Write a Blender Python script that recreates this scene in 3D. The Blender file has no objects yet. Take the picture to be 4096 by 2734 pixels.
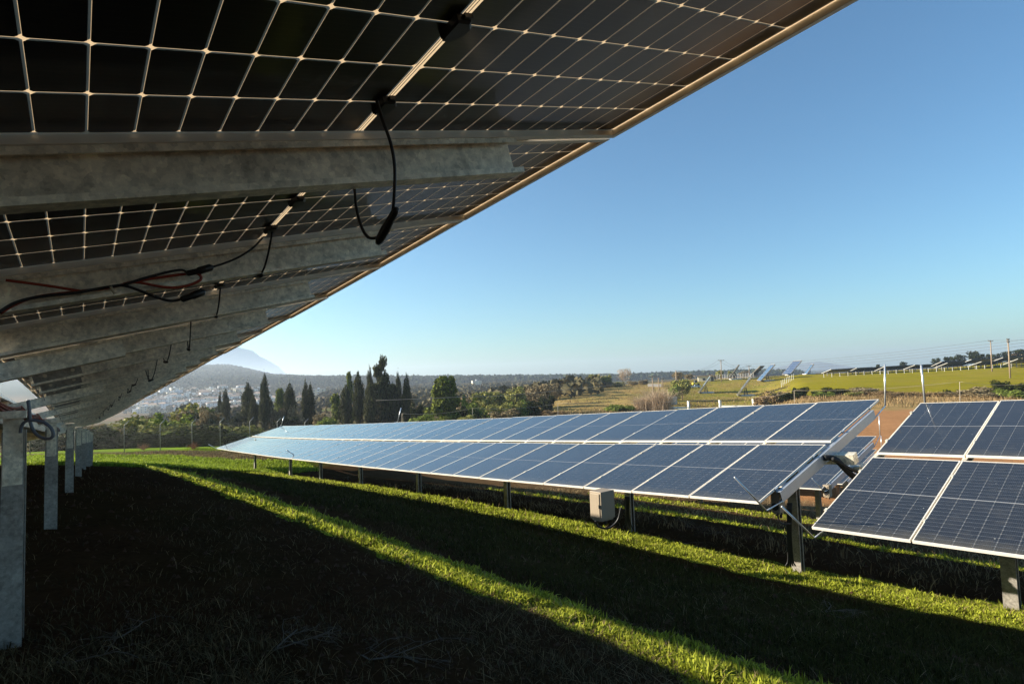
import bpy, math, random
import numpy as np
from mathutils import Vector, Matrix
R0 = np.random.RandomState
rnd = random.Random(7)
sc = bpy.context.scene
COL = sc.collection

# ------------------------------------------------------------------ camera maths
CX, CY, FPX = 2048.0, 1367.0, 2323.8
cF = np.array([0., 0.99816723, 0.06051593])
cR = np.array([0.99937141, 0.00214537, -0.03538631])
cU = np.array([0.03545128, -0.06047789, 0.99753979])
AZ = -0.65
RH = np.array([math.sin(AZ), math.cos(AZ), 0.]); QH = np.array([math.cos(AZ), -math.sin(AZ), 0.])
ZH = np.array([0., 0., 1.])
def ray(px, py): return cF + (px-CX)/FPX*cR - (py-CY)/FPX*cU
def at(px, py, d): return ray(px, py)*d
def hor(px): return 1508-0.0355*(px-CX)
def wqr(q, r, z=0.): return q*QH + r*RH + z*ZH
def ray_plane(px, py, o, n):
    d = ray(px, py); return d*(np.dot(o, n)/np.dot(d, n))

# ------------------------------------------------------------------ helpers
def link(o, parent=None):
    COL.objects.link(o)
    if parent is not None: o.parent = parent
    return o
def tag(o, label=None, cat=None, group=None, kind=None):
    if label: o['label'] = label
    if cat: o['category'] = cat
    if group: o['group'] = group
    if kind: o['kind'] = kind
    return o
def empty(name, loc, label, cat, group=None, rz=0.0):
    o = bpy.data.objects.new(name, None); o.empty_display_size = .2
    o.location = Vector(loc); o.rotation_euler = (0, 0, rz); link(o)
    return tag(o, label, cat, group)

class MB:
    def __init__(s): s.v=[]; s.f=[]; s.m=[]; s.uv=[]
    def quad(s, a, b, c, d, mi=0):
        k=len(s.v); s.v += [tuple(a),tuple(b),tuple(c),tuple(d)]; s.f.append((k,k+1,k+2,k+3)); s.m.append(mi)
    def box(s, x0,x1,y0,y1,z0,z1, mi=0, M=None):
        k=len(s.v)
        P=[(x0,y0,z0),(x1,y0,z0),(x1,y1,z0),(x0,y1,z0),(x0,y0,z1),(x1,y0,z1),(x1,y1,z1),(x0,y1,z1)]
        if M is not None: P=[tuple(M@Vector(p)) for p in P]
        s.v+=P
        for f in ((0,3,2,1),(4,5,6,7),(0,1,5,4),(1,2,6,5),(2,3,7,6),(3,0,4,7)): s.f.append(tuple(k+i for i in f)); s.m.append(mi)
    def sweep(s, prof, frames, mi=0, caps=True):
        # prof: list of 2d pts; frames: list of (origin, ax, ay)
        k=len(s.v); n=len(prof)
        for o,ax,ay in frames:
            for (a,b) in prof: s.v.append(tuple(np.asarray(o)+np.asarray(ax)*a+np.asarray(ay)*b))
        for j in range(len(frames)-1):
            for i in range(n):
                i2=(i+1)%n; s.f.append((k+j*n+i,k+j*n+i2,k+(j+1)*n+i2,k+(j+1)*n+i)); s.m.append(mi)
        if caps:
            s.f.append(tuple(k+i for i in range(n))[::-1]); s.m.append(mi)
            e=k+(len(frames)-1)*n; s.f.append(tuple(e+i for i in range(n))); s.m.append(mi)
    def tube(s, pts, r, n=6, mi=0):
        pts=[np.asarray(p,float) for p in pts]; prof=[(math.cos(2*math.pi*i/n),math.sin(2*math.pi*i/n)) for i in range(n)]
        rr = r if isinstance(r,(list,tuple)) else [r]*len(pts)
        fr=[]; up=None
        for i,p in enumerate(pts):
            t=pts[min(i+1,len(pts)-1)]-pts[max(i-1,0)]; t/= (np.linalg.norm(t)+1e-12)
            if up is None:
                up=np.array([0,0,1.]) if abs(t[2])<.9 else np.array([1.,0,0])
            a=np.cross(t,up); a/=np.linalg.norm(a)+1e-12; b=np.cross(a,t); up=b
            fr.append((p,a*rr[i],b*rr[i]))
        s.sweep(prof,fr,mi)
    def cyl(s, p, q, r, n=10, mi=0, r2=None): s.tube([p,q],[r,r if r2 is None else r2],n,mi)
    def mesh(s, name, mats, smooth=False):
        me=bpy.data.meshes.new(name); me.from_pydata(s.v,[],s.f)
        for m in (mats if isinstance(mats,(list,tuple)) else [mats]): me.materials.append(m)
        if any(s.m): me.polygons.foreach_set('material_index', s.m)
        if smooth: me.polygons.foreach_set('use_smooth',[True]*len(s.f))
        me.update(); return me
    def build(s, name, mats, parent=None, smooth=False):
        return link(bpy.data.objects.new(name, s.mesh(name,mats,smooth)), parent)
def npmesh(name, V, F, mats, attr=None):
    """V (n,3), F (m,k) arrays of equal size polygons"""
    me=bpy.data.meshes.new(name); n=len(V); m,k=F.shape
    me.vertices.add(n); me.vertices.foreach_set('co', np.asarray(V,np.float32).ravel())
    me.loops.add(m*k); me.loops.foreach_set('vertex_index', F.astype(np.int32).ravel())
    me.polygons.add(m); me.polygons.foreach_set('loop_start', np.arange(0,m*k,k,dtype=np.int32))
    if attr is not None:
        for an,av in attr.items():
            a=me.attributes.new(an,'FLOAT_COLOR','POINT'); c=np.ones((n,4),np.float32); c[:,:3]=av; a.data.foreach_set('color',c.ravel())
    for mt in (mats if isinstance(mats,(list,tuple)) else [mats]): me.materials.append(mt)
    me.update(calc_edges=True); me.validate(); return me
def frame_mat(o, x, y, z):
    M=Matrix.Identity(4)
    for i in range(3): M[i][0]=x[i]; M[i][1]=y[i]; M[i][2]=z[i]; M[i][3]=o[i]
    return M
def spline(pts, n=8):
    pts=[np.asarray(p,float) for p in pts]; P=[pts[0]*2-pts[1]]+pts+[pts[-1]*2-pts[-2]]; out=[]
    for i in range(1,len(P)-2):
        for k in range(n):
            t=k/n; a,b,c,d=P[i-1],P[i],P[i+1],P[i+2]
            out.append(.5*((2*b)+(-a+c)*t+(2*a-5*b+4*c-d)*t*t+(-a+3*b-3*c+d)*t**3))
    out.append(pts[-1]); return out

# ------------------------------------------------------------------ materials
class NT:
    def __init__(s, name):
        s.m=bpy.data.materials.new(name); s.m.use_nodes=True; s.t=s.m.node_tree; s.t.nodes.clear()
        s.out=s.n('ShaderNodeOutputMaterial')
    def n(s, typ, **kw):
        x=s.t.nodes.new(typ)
        for k,v in kw.items(): setattr(x,k,v)
        return x
    def l(s, a, b): s.t.links.new(a,b)
    def setv(s, sock, v):
        if hasattr(v,'is_linked') or hasattr(v,'links'): s.l(v, sock)
        else: sock.default_value = v
    def math(s, op, a, b=None, c=None, clamp=False):
        x=s.n('ShaderNodeMath', operation=op, use_clamp=clamp); s.setv(x.inputs[0],a)
        if b is not None: s.setv(x.inputs[1],b)
        if c is not None: s.setv(x.inputs[2],c)
        return x.outputs[0]
    def mix(s, fac, a, b, blend='MIX'):
        x=s.n('ShaderNodeMix', data_type='RGBA', blend_type=blend); s.setv(x.inputs[0],fac); s.setv(x.inputs[6],a); s.setv(x.inputs[7],b); return x.outputs[2]
    def coords(s, kind='Object'): return s.n('ShaderNodeTexCoord').outputs[kind]
    def noise(s, vec, scale, detail=4, rough=.55, out='Fac'):
        x=s.n('ShaderNodeTexNoise'); s.l(vec,x.inputs['Vector']); x.inputs['Scale'].default_value=scale; x.inputs['Detail'].default_value=detail; x.inputs['Roughness'].default_value=rough; return x.outputs[out]
    def ramp(s, fac, stops):
        x=s.n('ShaderNodeValToRGB'); s.l(fac,x.inputs[0]); el=x.color_ramp.elements
        while len(el)<len(stops): el.new(.5)
        for e,(p,c) in zip(el,stops): e.position=p; e.color=c if len(c)==4 else (*c,1)
        return x.outputs[0]
    def bsdf(s, color, rough=.7, metal=0., spec=.5, bump=None, bstr=.3, bdist=.01, **kw):
        b=s.n('ShaderNodeBsdfPrincipled'); s.setv(b.inputs['Base Color'],color); s.setv(b.inputs['Roughness'],rough); b.inputs['Metallic'].default_value=metal
        b.inputs['Specular IOR Level'].default_value=spec
        for k,v in kw.items(): s.setv(b.inputs[k.replace('_',' ')],v)
        if bump is not None:
            u=s.n('ShaderNodeBump'); u.inputs['Strength'].default_value=bstr; u.inputs['Distance'].default_value=bdist; s.l(bump,u.inputs['Height']); s.l(u.outputs[0],b.inputs['Normal'])
        return b
    def fin(s, sh): s.l(sh.outputs[0] if hasattr(sh,'outputs') else sh, s.out.inputs[0]); return s.m

def c4(c): return (c[0],c[1],c[2],1)
def simple(name, col, rough=.7, metal=0., var=.25, scale=6., spec=.4, bstr=0., coord='Object'):
    t=NT(name); v=t.coords(coord); f=t.noise(v,scale,5)
    d=c4([x*(1-var) for x in col]); h=c4([min(1,x*(1+var)) for x in col])
    return t.fin(t.bsdf(t.mix(f,d,h),rough,metal,spec,bump=f if bstr else None,bstr=bstr))
def foliage(name, dark, light, trans=.25, rough=.6, nscale=.6, spec=.05):
    t=NT(name); g=t.n('ShaderNodeNewGeometry'); v=t.coords('Object')
    f=t.math('ADD', t.math('MULTIPLY', g.outputs['Random Per Island'], .55), t.math('MULTIPLY', t.noise(v,nscale,3), .5))
    col=t.ramp(f,[(.25,dark),(.5,[(a+b)/2 for a,b in zip(dark,light)]),(.8,light)])
    b=t.bsdf(col,rough,0,spec); tr=t.n('ShaderNodeBsdfTranslucent'); t.l(col,tr.inputs[0]); mx=t.n('ShaderNodeMixShader'); mx.inputs[0].default_value=trans
    t.l(b.outputs[0],mx.inputs[1]); t.l(tr.outputs[0],mx.inputs[2]); return t.fin(mx)

def galv(name, base=.72, tint=(1.10,1,.80)):
    t=NT(name); v=t.coords('Object')
    vo=t.n('ShaderNodeTexVoronoi'); t.l(v,vo.inputs['Vector']); vo.inputs['Scale'].default_value=105.; nzv=t.n('ShaderNodeTexNoise'); t.l(v,nzv.inputs['Vector']); nzv.inputs['Scale'].default_value=60.; va=t.n('ShaderNodeVectorMath',operation='SCALE'); va.inputs[3].default_value=.02; t.l(nzv.outputs['Color'],va.inputs[0]); vb=t.n('ShaderNodeVectorMath',operation='ADD'); t.l(v,vb.inputs[0]); t.l(va.outputs[0],vb.inputs[1]); t.l(vb.outputs[0],vo.inputs['Vector'])
    dis=t.n('ShaderNodeMix',data_type='VECTOR'); 
    cell=t.noise(vo.outputs['Position'],40.,1)
    big=t.noise(v,2.3,5,.6); streak=t.noise(v,9.,6,.7)
    m=t.math('ADD', t.math('MULTIPLY',cell,.45), t.math('MULTIPLY',streak,.65))
    c1=c4([base*.50*x for x in tint]); c2=c4([base*1.35*x for x in tint])
    col=t.ramp(m,[(.36,c1),(.72,c2)])
    rust=t.ramp(big,[(.58,(0,0,0)),(.75,(1,1,1))])
    rf=t.n('ShaderNodeRGBToBW'); t.l(rust,rf.inputs[0])
    col=t.mix(t.math('MULTIPLY',rf.outputs[0],.45),col,(base*.5,base*.28,base*.16,1))
    return t.fin(t.bsdf(col,t.math('ADD',.42,t.math('MULTIPLY',streak,.25)),.55,.5,bump=m,bstr=.12,bdist=.002))

PWID, PL = 1.134, 2.280
CW, CH = .1845, .0925
def cell_masks(t):
    """local coordinates in metres: x across [0..PWID], y along [0..PL]"""
    v=t.coords('Object'); s=t.n('ShaderNodeSeparateXYZ'); t.l(v,s.inputs[0]); x,y=s.outputs[0],s.outputs[1]
    x=t.math('SUBTRACT',x,(PWID-6*CW)/2)
    yc=t.math('SUBTRACT',y,PL/2); side=t.math('SUBTRACT',t.math('ABSOLUTE',yc),.010)
    fx=t.math('FRACT',t.math('DIVIDE',x,CW)); fy=t.math('FRACT',t.math('DIVIDE',side,CH))
    dx=t.math('MULTIPLY',t.math('MINIMUM',fx,t.math('SUBTRACT',1.,fx)),CW)
    dy=t.math('MULTIPLY',t.math('MINIMUM',fy,t.math('SUBTRACT',1.,fy)),CH)
    out=t.math('MAXIMUM', t.math('MAXIMUM', t.math('LESS_THAN',x,0.), t.math('GREATER_THAN',x,6*CW)), t.math('GREATER_THAN',side,12*CH))
    mid=t.math('LESS_THAN',side,0.0)
    return v,x,side,dx,dy,out,mid,fx,fy
def mat_cells(front):
    t=NT('solar_glass_front' if front else 'solar_glass_back')
    v,x,side,dx,dy,out,mid,fx,fy=cell_masks(t)
    gx,gy,gc=(.0016,.0018,.0090) if front else (.0035,.0026,.0112)
    gap=t.math('MAXIMUM',t.math('LESS_THAN',dx,gx),t.math('LESS_THAN',dy,gy))
    gap=t.math('MAXIMUM',gap,t.math('LESS_THAN',t.math('ADD',dx,dy),gc))
    gap=t.math('MAXIMUM',gap,t.math('MAXIMUM',out,mid),clamp=True)
    if front:
        wide=t.math('MAXIMUM',t.math('LESS_THAN',dx,.0034),t.math('LESS_THAN',dy,.0026)); wide=t.math('MAXIMUM',wide,t.math('LESS_THAN',t.math('ADD',dx,dy),.0115)); wide=t.math('MAXIMUM',wide,t.math('MAXIMUM',out,mid),clamp=True)
    nz=t.noise(v,3.,3); oi=t.n('ShaderNodeObjectInfo').outputs['Random']
    if front:
        # silver busbars along the module and a dot where the ribbons meet the middle line
        bb=t.math('FRACT',t.math('MULTIPLY',fx,10.)); bus=t.math('LESS_THAN',t.math('ABSOLUTE',t.math('SUBTRACT',bb,.5)),.035)
        fing=t.math('MULTIPLY',t.math('GREATER_THAN',dy,.0445),0.)
        base=t.mix(oi,(.006,.008,.012,1),(.010,.012,.017,1))
        base=t.mix(t.math('MULTIPLY',bus,.35),base,(.20,.23,.28,1))
        grid=(.34,.38,.44,1)
        col=t.mix(gap,base,grid)
        dust=t.ramp(t.noise(v,5.,6,.7),[(.50,(0,0,0)),(.8,(1,1,1))]); df=t.n('ShaderNodeRGBToBW'); t.l(dust,df.inputs[0])
        col=t.mix(t.math('ADD',.025,t.math('MULTIPLY',df.outputs[0],.10)),col,(.30,.27,.21,1))
        ys=t.n('ShaderNodeSeparateXYZ'); t.l(v,ys.inputs[0]); low=t.ramp(t.math('ADD',ys.outputs[1],t.math('MULTIPLY',t.noise(v,7.,4,.7),.35)),[(.10,(1,1,1)),(.42,(0,0,0))]); lw=t.n('ShaderNodeRGBToBW'); t.l(low,lw.inputs[0])
        col=t.mix(t.math('MULTIPLY',lw.outputs[0],.22),col,(.26,.22,.13,1))
        spots=t.math('GREATER_THAN',t.noise(v,23.,1,.4),.80); col=t.mix(t.math('MULTIPLY',spots,.7),col,(.6,.6,.56,1))
        b=t.bsdf(col,.35,0,.15,Coat_Weight=1.,Coat_Roughness=.04,Coat_IOR=1.33)
    else:
        base=t.mix(nz,(.003,.002,.004,1),(.008,.005,.010,1))
        bb=t.math('FRACT',t.math('MULTIPLY',fx,10.)); bus=t.math('LESS_THAN',t.math('ABSOLUTE',t.math('SUBTRACT',bb,.5)),.05)
        base=t.mix(t.math('MULTIPLY',bus,.5),base,(.035,.028,.022,1))
        rib=t.math('MULTIPLY',mid,t.math('LESS_THAN',t.math('ABSOLUTE',t.math('ADD',side,.006)),.0012))
        gap=t.math('SUBTRACT',gap,rib,clamp=True)
        b=t.bsdf(base,.35,0,.35,Coat_Weight=.35,Coat_Roughness=.12)
    tr=t.n('ShaderNodeBsdfTranslucent'); tr.inputs[0].default_value=(.92,.68,.42,1)
    df2=t.n('ShaderNodeBsdfDiffuse'); df2.inputs[0].default_value=(.75,.62,.46,1)
    m1=t.n('ShaderNodeMixShader'); m1.inputs[0].default_value=.72 ; t.l(tr.outputs[0],m1.inputs[2]); t.l(df2.outputs[0],m1.inputs[1])
    if front:
        tp=t.n('ShaderNodeBsdfTransparent'); m1=t.n('ShaderNodeMixShader'); m1.inputs[0].default_value=.55; t.l(b.outputs[0],m1.inputs[1]); t.l(tp.outputs[0],m1.inputs[2])
    mx=t.n('ShaderNodeMixShader'); t.l(wide if front else gap,mx.inputs[0]); t.l(b.outputs[0],mx.inputs[1]); t.l(m1.outputs[0],mx.inputs[2])
    return t.fin(mx)

M_front=mat_cells(True); M_back=mat_cells(False)
M_alu=simple('aluminium_frame',(.80,.74,.64),.45,.2,.10,14.)
M_galv=galv('galvanised_steel'); M_galv2=galv('galvanised_post',.30,(1.08,1,.88))
M_galv3=simple('galvanised_end_channel',(.40,.44,.48),.45,.6,.10,9.)
M_bolt=simple('zinc_bolt',(.62,.54,.42),.4,.5,.2,40)
M_black=simple('black_plastic',(.012,.012,.013),.45,0,.2,30)
M_conduit=simple('conduit',(.012,.012,.012),.8,0,.3,60)
M_red=simple('red_cable',(.25,.03,.012),.5,0,.2,30)
M_steelrod=simple('rod_steel',(.72,.72,.72),.3,.7,.1,20)
M_box=simple('box_paint',(.27,.215,.15),.55,0,.12,5)
M_tie=simple('cable_tie',(.35,.3,.2),.5)

# ------------------------------------------------------------------ terrain
b_q=[-60,-20,-6,-2,0,10,14.4,18.4,30,60,120]; b_z=[-2.5,-1.6,-1.0,-.88,-1.10,-3.15,-3.72,-4.55,-6.45,-6.9,-7.0]
a_r=[-80,-10,0,3,5.5,9.2,13.9,19.5,25,30,36,44,52,80]; a_z=[1.2,.5,-.02,-.27,-.40,-.44,-.62,-.92,-1.34,-1.72,-2.18,-2.75,-3.2,-4.2]
FC={-2500:{45:-4.8,60:-5.6,100:-7.5,200:-11,400:-19,800:-28,1100:-14,1500:10,2200:80,6000:150},
 500:{45:-4.7,52:-5.1,60:-5.9,85:-7.5,100:-8.2,140:-9.8,200:-13,280:-18,400:-23,600:-30,800:-31,1100:-3,1500:25,2200:85,6000:150},
 900:{45:-4.8,52:-5.2,60:-6.0,100:-8.2,140:-9.6,200:-12,280:-16,400:-21,600:-27,800:-30,1100:-3,1500:18,2200:74,6000:120},
 1118:{45:-4.9,52:-5.3,60:-6.1,100:-8.2,140:-9.6,200:-12,280:-15,400:-19,600:-24,800:-26,1100:-6,1500:12,2200:27,6000:30},
 1300:{45:-5.0,60:-6.2,100:-8.2,140:-9.6,200:-12,350:-14,600:-14.5,900:-12,1200:-9,1500:7,2200:8,6000:8},
 1800:{45:-5.5,60:-6.8,100:-8.5,140:-9.8,200:-12,350:-14,600:-14.5,900:-13,1200:-11,1500:-4,2200:-4,6000:-4},
 2050:{45:-6,60:-7.2,100:-8.8,150:-9.6,200:-10.4,260:-10.8,350:-12,600:-14,900:-13,1200:-12,1500:-9,2200:-9,6000:-9},
 2250:{45:-6.2,60:-7.4,100:-9,150:-9.7,200:-8.8,250:-7.0,275:-6.6,350:-9,600:-13,1200:-14,1500:-13,6000:-12},
 2500:{45:-6.4,60:-7.6,100:-9.3,150:-9.7,200:-8.4,260:-6.4,290:-5.9,350:-7,600:-12,1200:-16,1500:-17,6000:-16},
 2800:{45:-6.6,60:-7.6,100:-9.4,150:-10.6,172:-10.8,220:-10.2,250:-8.9,300:-5.0,340:-5.2,600:-9,1200:-16,1500:-17,6000:-16},
 3000:{45:-6.7,60:-7.2,100:-8.2,150:-10.0,200:-10.6,230:-9.9,260:-7.4,300:-4.7,340:-5,600:-9,1200:-14,1500:-18,6000:-20},
 3200:{45:-6.8,60:-7,110:-7.2,140:-6.9,200:-6.6,250:-5.2,290:-4.1,340:-4.2,600:-8,1200:-20,1500:-24,6000:-30},
 3400:{45:-6.8,60:-6.9,85:-7.0,110:-7.0,140:-6.5,200:-5.9,250:-4.6,280:-4.1,340:-4.2,600:-8,6000:-40},
 3700:{45:-6.8,60:-6.9,85:-7.1,110:-7.2,140:-6.9,200:-6.0,270:-3.8,340:-3.6,600:-8,6000:-40},
 4096:{45:-6.8,60:-7.1,85:-7.5,110:-7.6,140:-7.1,200:-5.9,270:-2.5,350:-.5,600:-3,6000:-30},
 7500:{45:-6.8,60:-7.1,85:-7.5,110:-7.6,140:-7.1,200:-5,270:-1,350:2,600:4,6000:-20}}
kc=sorted(FC); KD=np.array([45,52,60,85,100,110,140,150,172,200,230,250,260,280,300,340,400,500,600,800,950,1100,1300,1500,1850,2200,3000,6000.])
FZ=np.array([np.interp(np.log(KD),np.log(sorted(FC[k])),[FC[k][d] for d in sorted(FC[k])]) for k in kc])
def _sin_noise(x,y,s):
    return (np.sin(x*s+1.3)*np.cos(y*s*1.17+.4)+.5*np.sin(x*s*2.3+y*s*1.1+2.)+.3*np.cos(x*s*3.7-y*s*4.3+.7))
def terrain(x, y):
    x=np.asarray(x,float); y=np.asarray(y,float)
    q=x*QH[0]+y*QH[1]; r=x*RH[0]+y*RH[1]
    w=1-.55*np.clip((q-16)/20,0,1)
    near=np.interp(q,b_q,b_z)+np.interp(r,a_r,a_z)*w - .35*np.clip((r-24)/16,0,1)*np.clip((5-q)/5,0,1)
    near=near+.018*_sin_noise(x,y,2.1)+.01*_sin_noise(x,y,5.3)
    D=np.sqrt(np.maximum(y,0)**2+ (np.maximum(np.abs(x)-3.2*np.maximum(y,1),0)*.31)**2); D=np.maximum(D,1.)
    col=CX+FPX*x/np.maximum(y,np.abs(x)*.3+.5); col=np.clip(col,kc[0],kc[-1])
    ci=np.clip(np.searchsorted(kc,col)-1,0,len(kc)-2); k0=np.array(kc,float)[ci]; k1=np.array(kc,float)[ci+1]; fc=(col-k0)/(k1-k0)
    fc=fc*fc*(3-2*fc)*.5+fc*.5
    lD=np.log(np.clip(D,45,5999)); LK=np.log(KD); di=np.clip(np.searchsorted(LK,lD)-1,0,len(KD)-2); fd=(lD-LK[di])/(LK[di+1]-LK[di])
    far=(FZ[ci,di]*(1-fc)+FZ[ci+1,di]*fc)*(1-fd)+(FZ[ci,di+1]*(1-fc)+FZ[ci+1,di+1]*fc)*fd
    far=far+ .10*_sin_noise(x,y,.11)*np.clip(D/300,0,1)*.8
    b=np.clip((D-38)/14,0,1); b=b*b*(3-2*b)
    return near*(1-b)+far*b
def tz(x,y): return float(terrain(np.array([x]),np.array([y]))[0])
def gp(px, d, dx=0.):
    """ground point seen in column px at forward distance d"""
    y=1600.
    for _ in range(6):
        P=at(px,y,d); z=tz(P[0],P[1]); y=CY-FPX*(z-0)/d*1.0+ (P[2]/d)*FPX*0 if False else y-(z-P[2])*FPX/d
    P=at(px,y,d); return np.array([P[0],P[1],tz(P[0],P[1])]), y

def zone_color(x,y,z):
    q=x*QH[0]+y*QH[1]; r=x*RH[0]+y*RH[1]
    D=np.maximum(y,1.); col=CX+FPX*x/np.maximum(y,np.abs(x)*.3+.5)
    n=len(x); c=np.zeros((n,3))
    def S(a,b,v): t=np.clip((v-a)/(b-a),0,1); return t*t*(3-2*t)
    def put(c,w,rgb): return c*(1-w[:,None])+np.array(rgb)[None]*w[:,None]
    nz=_sin_noise(x,y,.35)*.5+_sin_noise(x,y,1.3)*.3
    c[:]=(.052,.028,.014)  # near soil darkened in colour to deepen the shade under the tables
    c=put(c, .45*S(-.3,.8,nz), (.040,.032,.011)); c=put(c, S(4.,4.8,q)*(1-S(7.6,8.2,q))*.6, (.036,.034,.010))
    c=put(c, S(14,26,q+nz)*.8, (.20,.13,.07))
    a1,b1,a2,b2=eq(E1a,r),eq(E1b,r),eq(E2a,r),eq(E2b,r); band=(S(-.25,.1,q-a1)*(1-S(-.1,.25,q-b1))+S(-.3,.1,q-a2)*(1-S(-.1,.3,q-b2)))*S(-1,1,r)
    c=put(c, band*.8, (.09,.11,.018))  # sunlit strips painted into the ground colour along the sun edges
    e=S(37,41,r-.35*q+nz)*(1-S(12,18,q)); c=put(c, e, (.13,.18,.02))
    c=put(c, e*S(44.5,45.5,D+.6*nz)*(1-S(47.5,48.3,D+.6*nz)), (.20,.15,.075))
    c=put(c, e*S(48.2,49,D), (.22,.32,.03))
    f=S(54,60,D); c=put(c, f*(1-S(2500,2900,col)), (.10,.085,.04))
    g=f*S(-.4,1,nz); c=put(c, g*(1-S(2500,2900,col))*.7, (.16,.13,.06))
    h=S(2050,2250,col)*(1-S(2640,2700,col))*S(150,165,D)*(1-S(330,360,D)); c=put(c,h,(.40,.28,.10)); c=put(c,h*S(.1,.9,_sin_noise(x,y,.09))*.6,(.24,.22,.06))
    h=S(2640,2700,col)*(1-S(3160,3200,col))*S(120,150,D)*(1-S(330,360,D)); c=put(c,h,(.30,.23,.055)); c=put(c,h*S(-.2,.8,_sin_noise(x,y,.13))*.75,(.21,.21,.030))
    h=S(3080,3200,col+.5*(D-200))*S(129,136,D)*(1-S(300,330,D)); c=put(c,h,(.27,.232,.016)); c=put(c,h*S(-.3,.9,_sin_noise(x,y,.07))*.6,(.30,.235,.035))
    h=S(3000,3150,col)*S(26,32,q)*(1-S(88,91,D)); c=put(c,h,(.42,.215,.10))
    h=S(2750,2900,col)*S(88,91,D)*(1-S(126,133,D)); c=put(c,h,(.38,.26,.11)); c=put(c,h*S(0.,.8,_sin_noise(x,y,.3))*.6*(1-S(100,108,D)),(.16,.19,.05))
    far=S(180,260,D)*(1-S(2000,2150,col)); c=put(c,far,(.13,.10,.055)); c=put(c,far*S(-.1,.6,_sin_noise(x,y,.021))*.8,(.22,.14,.07)); c=put(c,far*S(.5,1.1,_sin_noise(x+90,y,.034))*.8,(.11,.15,.04))
    w=S(1000,1200,D); c=put(c,w,(.050,.060,.032))
    return c

M_ground=None
SUN_EL=math.radians(20.1); SUN_AZ=math.radians(-80)
SDIR=np.array([math.sin(SUN_AZ)*math.cos(SUN_EL),math.cos(SUN_AZ)*math.cos(SUN_EL),math.sin(SUN_EL)])
def sun_edge(T,s,ir,dn=0.):
    t=np.linspace(0,28,2801); R_,Q_=[],[]
    for i in ir:
        P=T.pt(i,s,dn); X=P[None]-SDIR[None]*t[:,None]; k=int(np.argmax(X[:,2]<terrain(X[:,0],X[:,1]))); R_.append(X[k]@RH); Q_.append(X[k]@QH)
    o=np.argsort(R_); return np.array(R_)[o],np.array(Q_)[o]
def make_ground():
    global M_ground
    t=NT('ground_surface'); v=t.coords('Object')
    a=t.n('ShaderNodeAttribute'); a.attribute_name='zone'
    n1=t.noise(v,1.7,8,.65); n2=t.noise(v,14.,6,.7); n3=t.noise(v,.11,6,.6)
    k=t.math('ADD',t.math('MULTIPLY',n1,.7),t.math('MULTIPLY',n2,.9)); k=t.math('ADD',k,t.math('MULTIPLY',n3,.5))
    k=t.math('SUBTRACT',k,.25)
    cmb=t.n('ShaderNodeCombineXYZ'); 
    for i in range(3): t.l(k,cmb.inputs[i])
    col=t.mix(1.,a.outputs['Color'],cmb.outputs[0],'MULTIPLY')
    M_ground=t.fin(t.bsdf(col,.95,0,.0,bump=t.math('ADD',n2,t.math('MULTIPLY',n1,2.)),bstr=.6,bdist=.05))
    th=np.concatenate([np.arange(-180,-62,6.),np.arange(-62,62,.4),np.arange(62,181,6.)])*math.pi/180; th=th[:-1] if th[-1]>=math.pi else th
    rho=[0.25]
    while rho[-1]<5600: rho.append(rho[-1]*(1.035 if rho[-1]<400 else 1.06)+.01)
    rho=np.array(rho); nt=len(th); nr=len(rho)
    TT,RR=np.meshgrid(th,rho); X=(RR*np.sin(TT)).ravel(); Y=(RR*np.cos(TT)).ravel()
    X=np.append(X,0.); Y=np.append(Y,0.); Z=terrain(X,Y)
    i,j=np.meshgrid(np.arange(nr-1),np.arange(nt),indexing='ij'); i=i.ravel(); j=j.ravel(); j2=(j+1)%nt
    F=np.stack([i*nt+j,(i+1)*nt+j,(i+1)*nt+j2,i*nt+j2],1)
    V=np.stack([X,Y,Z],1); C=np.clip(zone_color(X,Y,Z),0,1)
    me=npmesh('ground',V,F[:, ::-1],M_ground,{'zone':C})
    # centre fan
    o=link(bpy.data.objects.new('ground',me)); tag(o,'undulating farmland ground of soil, grass and fields','ground',kind='structure')
    me.polygons.foreach_set('use_smooth',[True]*len(me.polygons))
    return o

# ------------------------------------------------------------------ solar tables
def frame_mesh():
    b=MB(); W,L,h,t=PWID,PL,.035,.011
    b.box(0,W,0,t,-h,0); b.box(0,W,L-t,L,-h,0); b.box(0,t,t,L-t,-h,0); b.box(W-t,W,t,L-t,-h,0)
    f=.028  # inner flange at the bottom
    b.box(t,W-t,t,f,-h,-h+.002); b.box(t,W-t,L-f,L-t,-h,-h+.002); b.box(t,f,f,L-f,-h,-h+.002); b.box(W-f,W-t,f,L-f,-h,-h+.002)
    return b.mesh('frame',M_alu)
ME_frame=frame_mesh()
def lam_mesh():
    b=MB(); e=.0112; W,L=PWID,PL
    b.quad((e,e,-.002),(W-e,e,-.002),(W-e,L-e,-.002),(e,L-e,-.002),0)
    b.quad((e,e,-.0065),(e,L-e,-.0065),(W-e,L-e,-.0065),(W-e,e,-.0065),1)
    return b.mesh('solar_panel',[M_front,M_back])
ME_lam=lam_mesh()
def jb_mesh():
    b=MB(); prof=[(-.036,-.024),(.036,-.024),(.036,.010),(.016,.024),(-.016,.024),(-.036,.010)]
    z=np.array([0,0,1.]); fr=[((0,0,-.007),(1,0,0),(0,1,0)),((0,0,-.022),(1,0,0),(0,1,0)),((0,0,-.026),(.85,0,0),(0,.85,0))]
    b.sweep(prof,fr); b.box(-.048,-.036,-.012,.012,-.02,-.009); b.box(.036,.046,-.01,.01,-.02,-.010)
    return b.mesh('junction_box',M_black)
ME_jb=jb_mesh()
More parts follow.
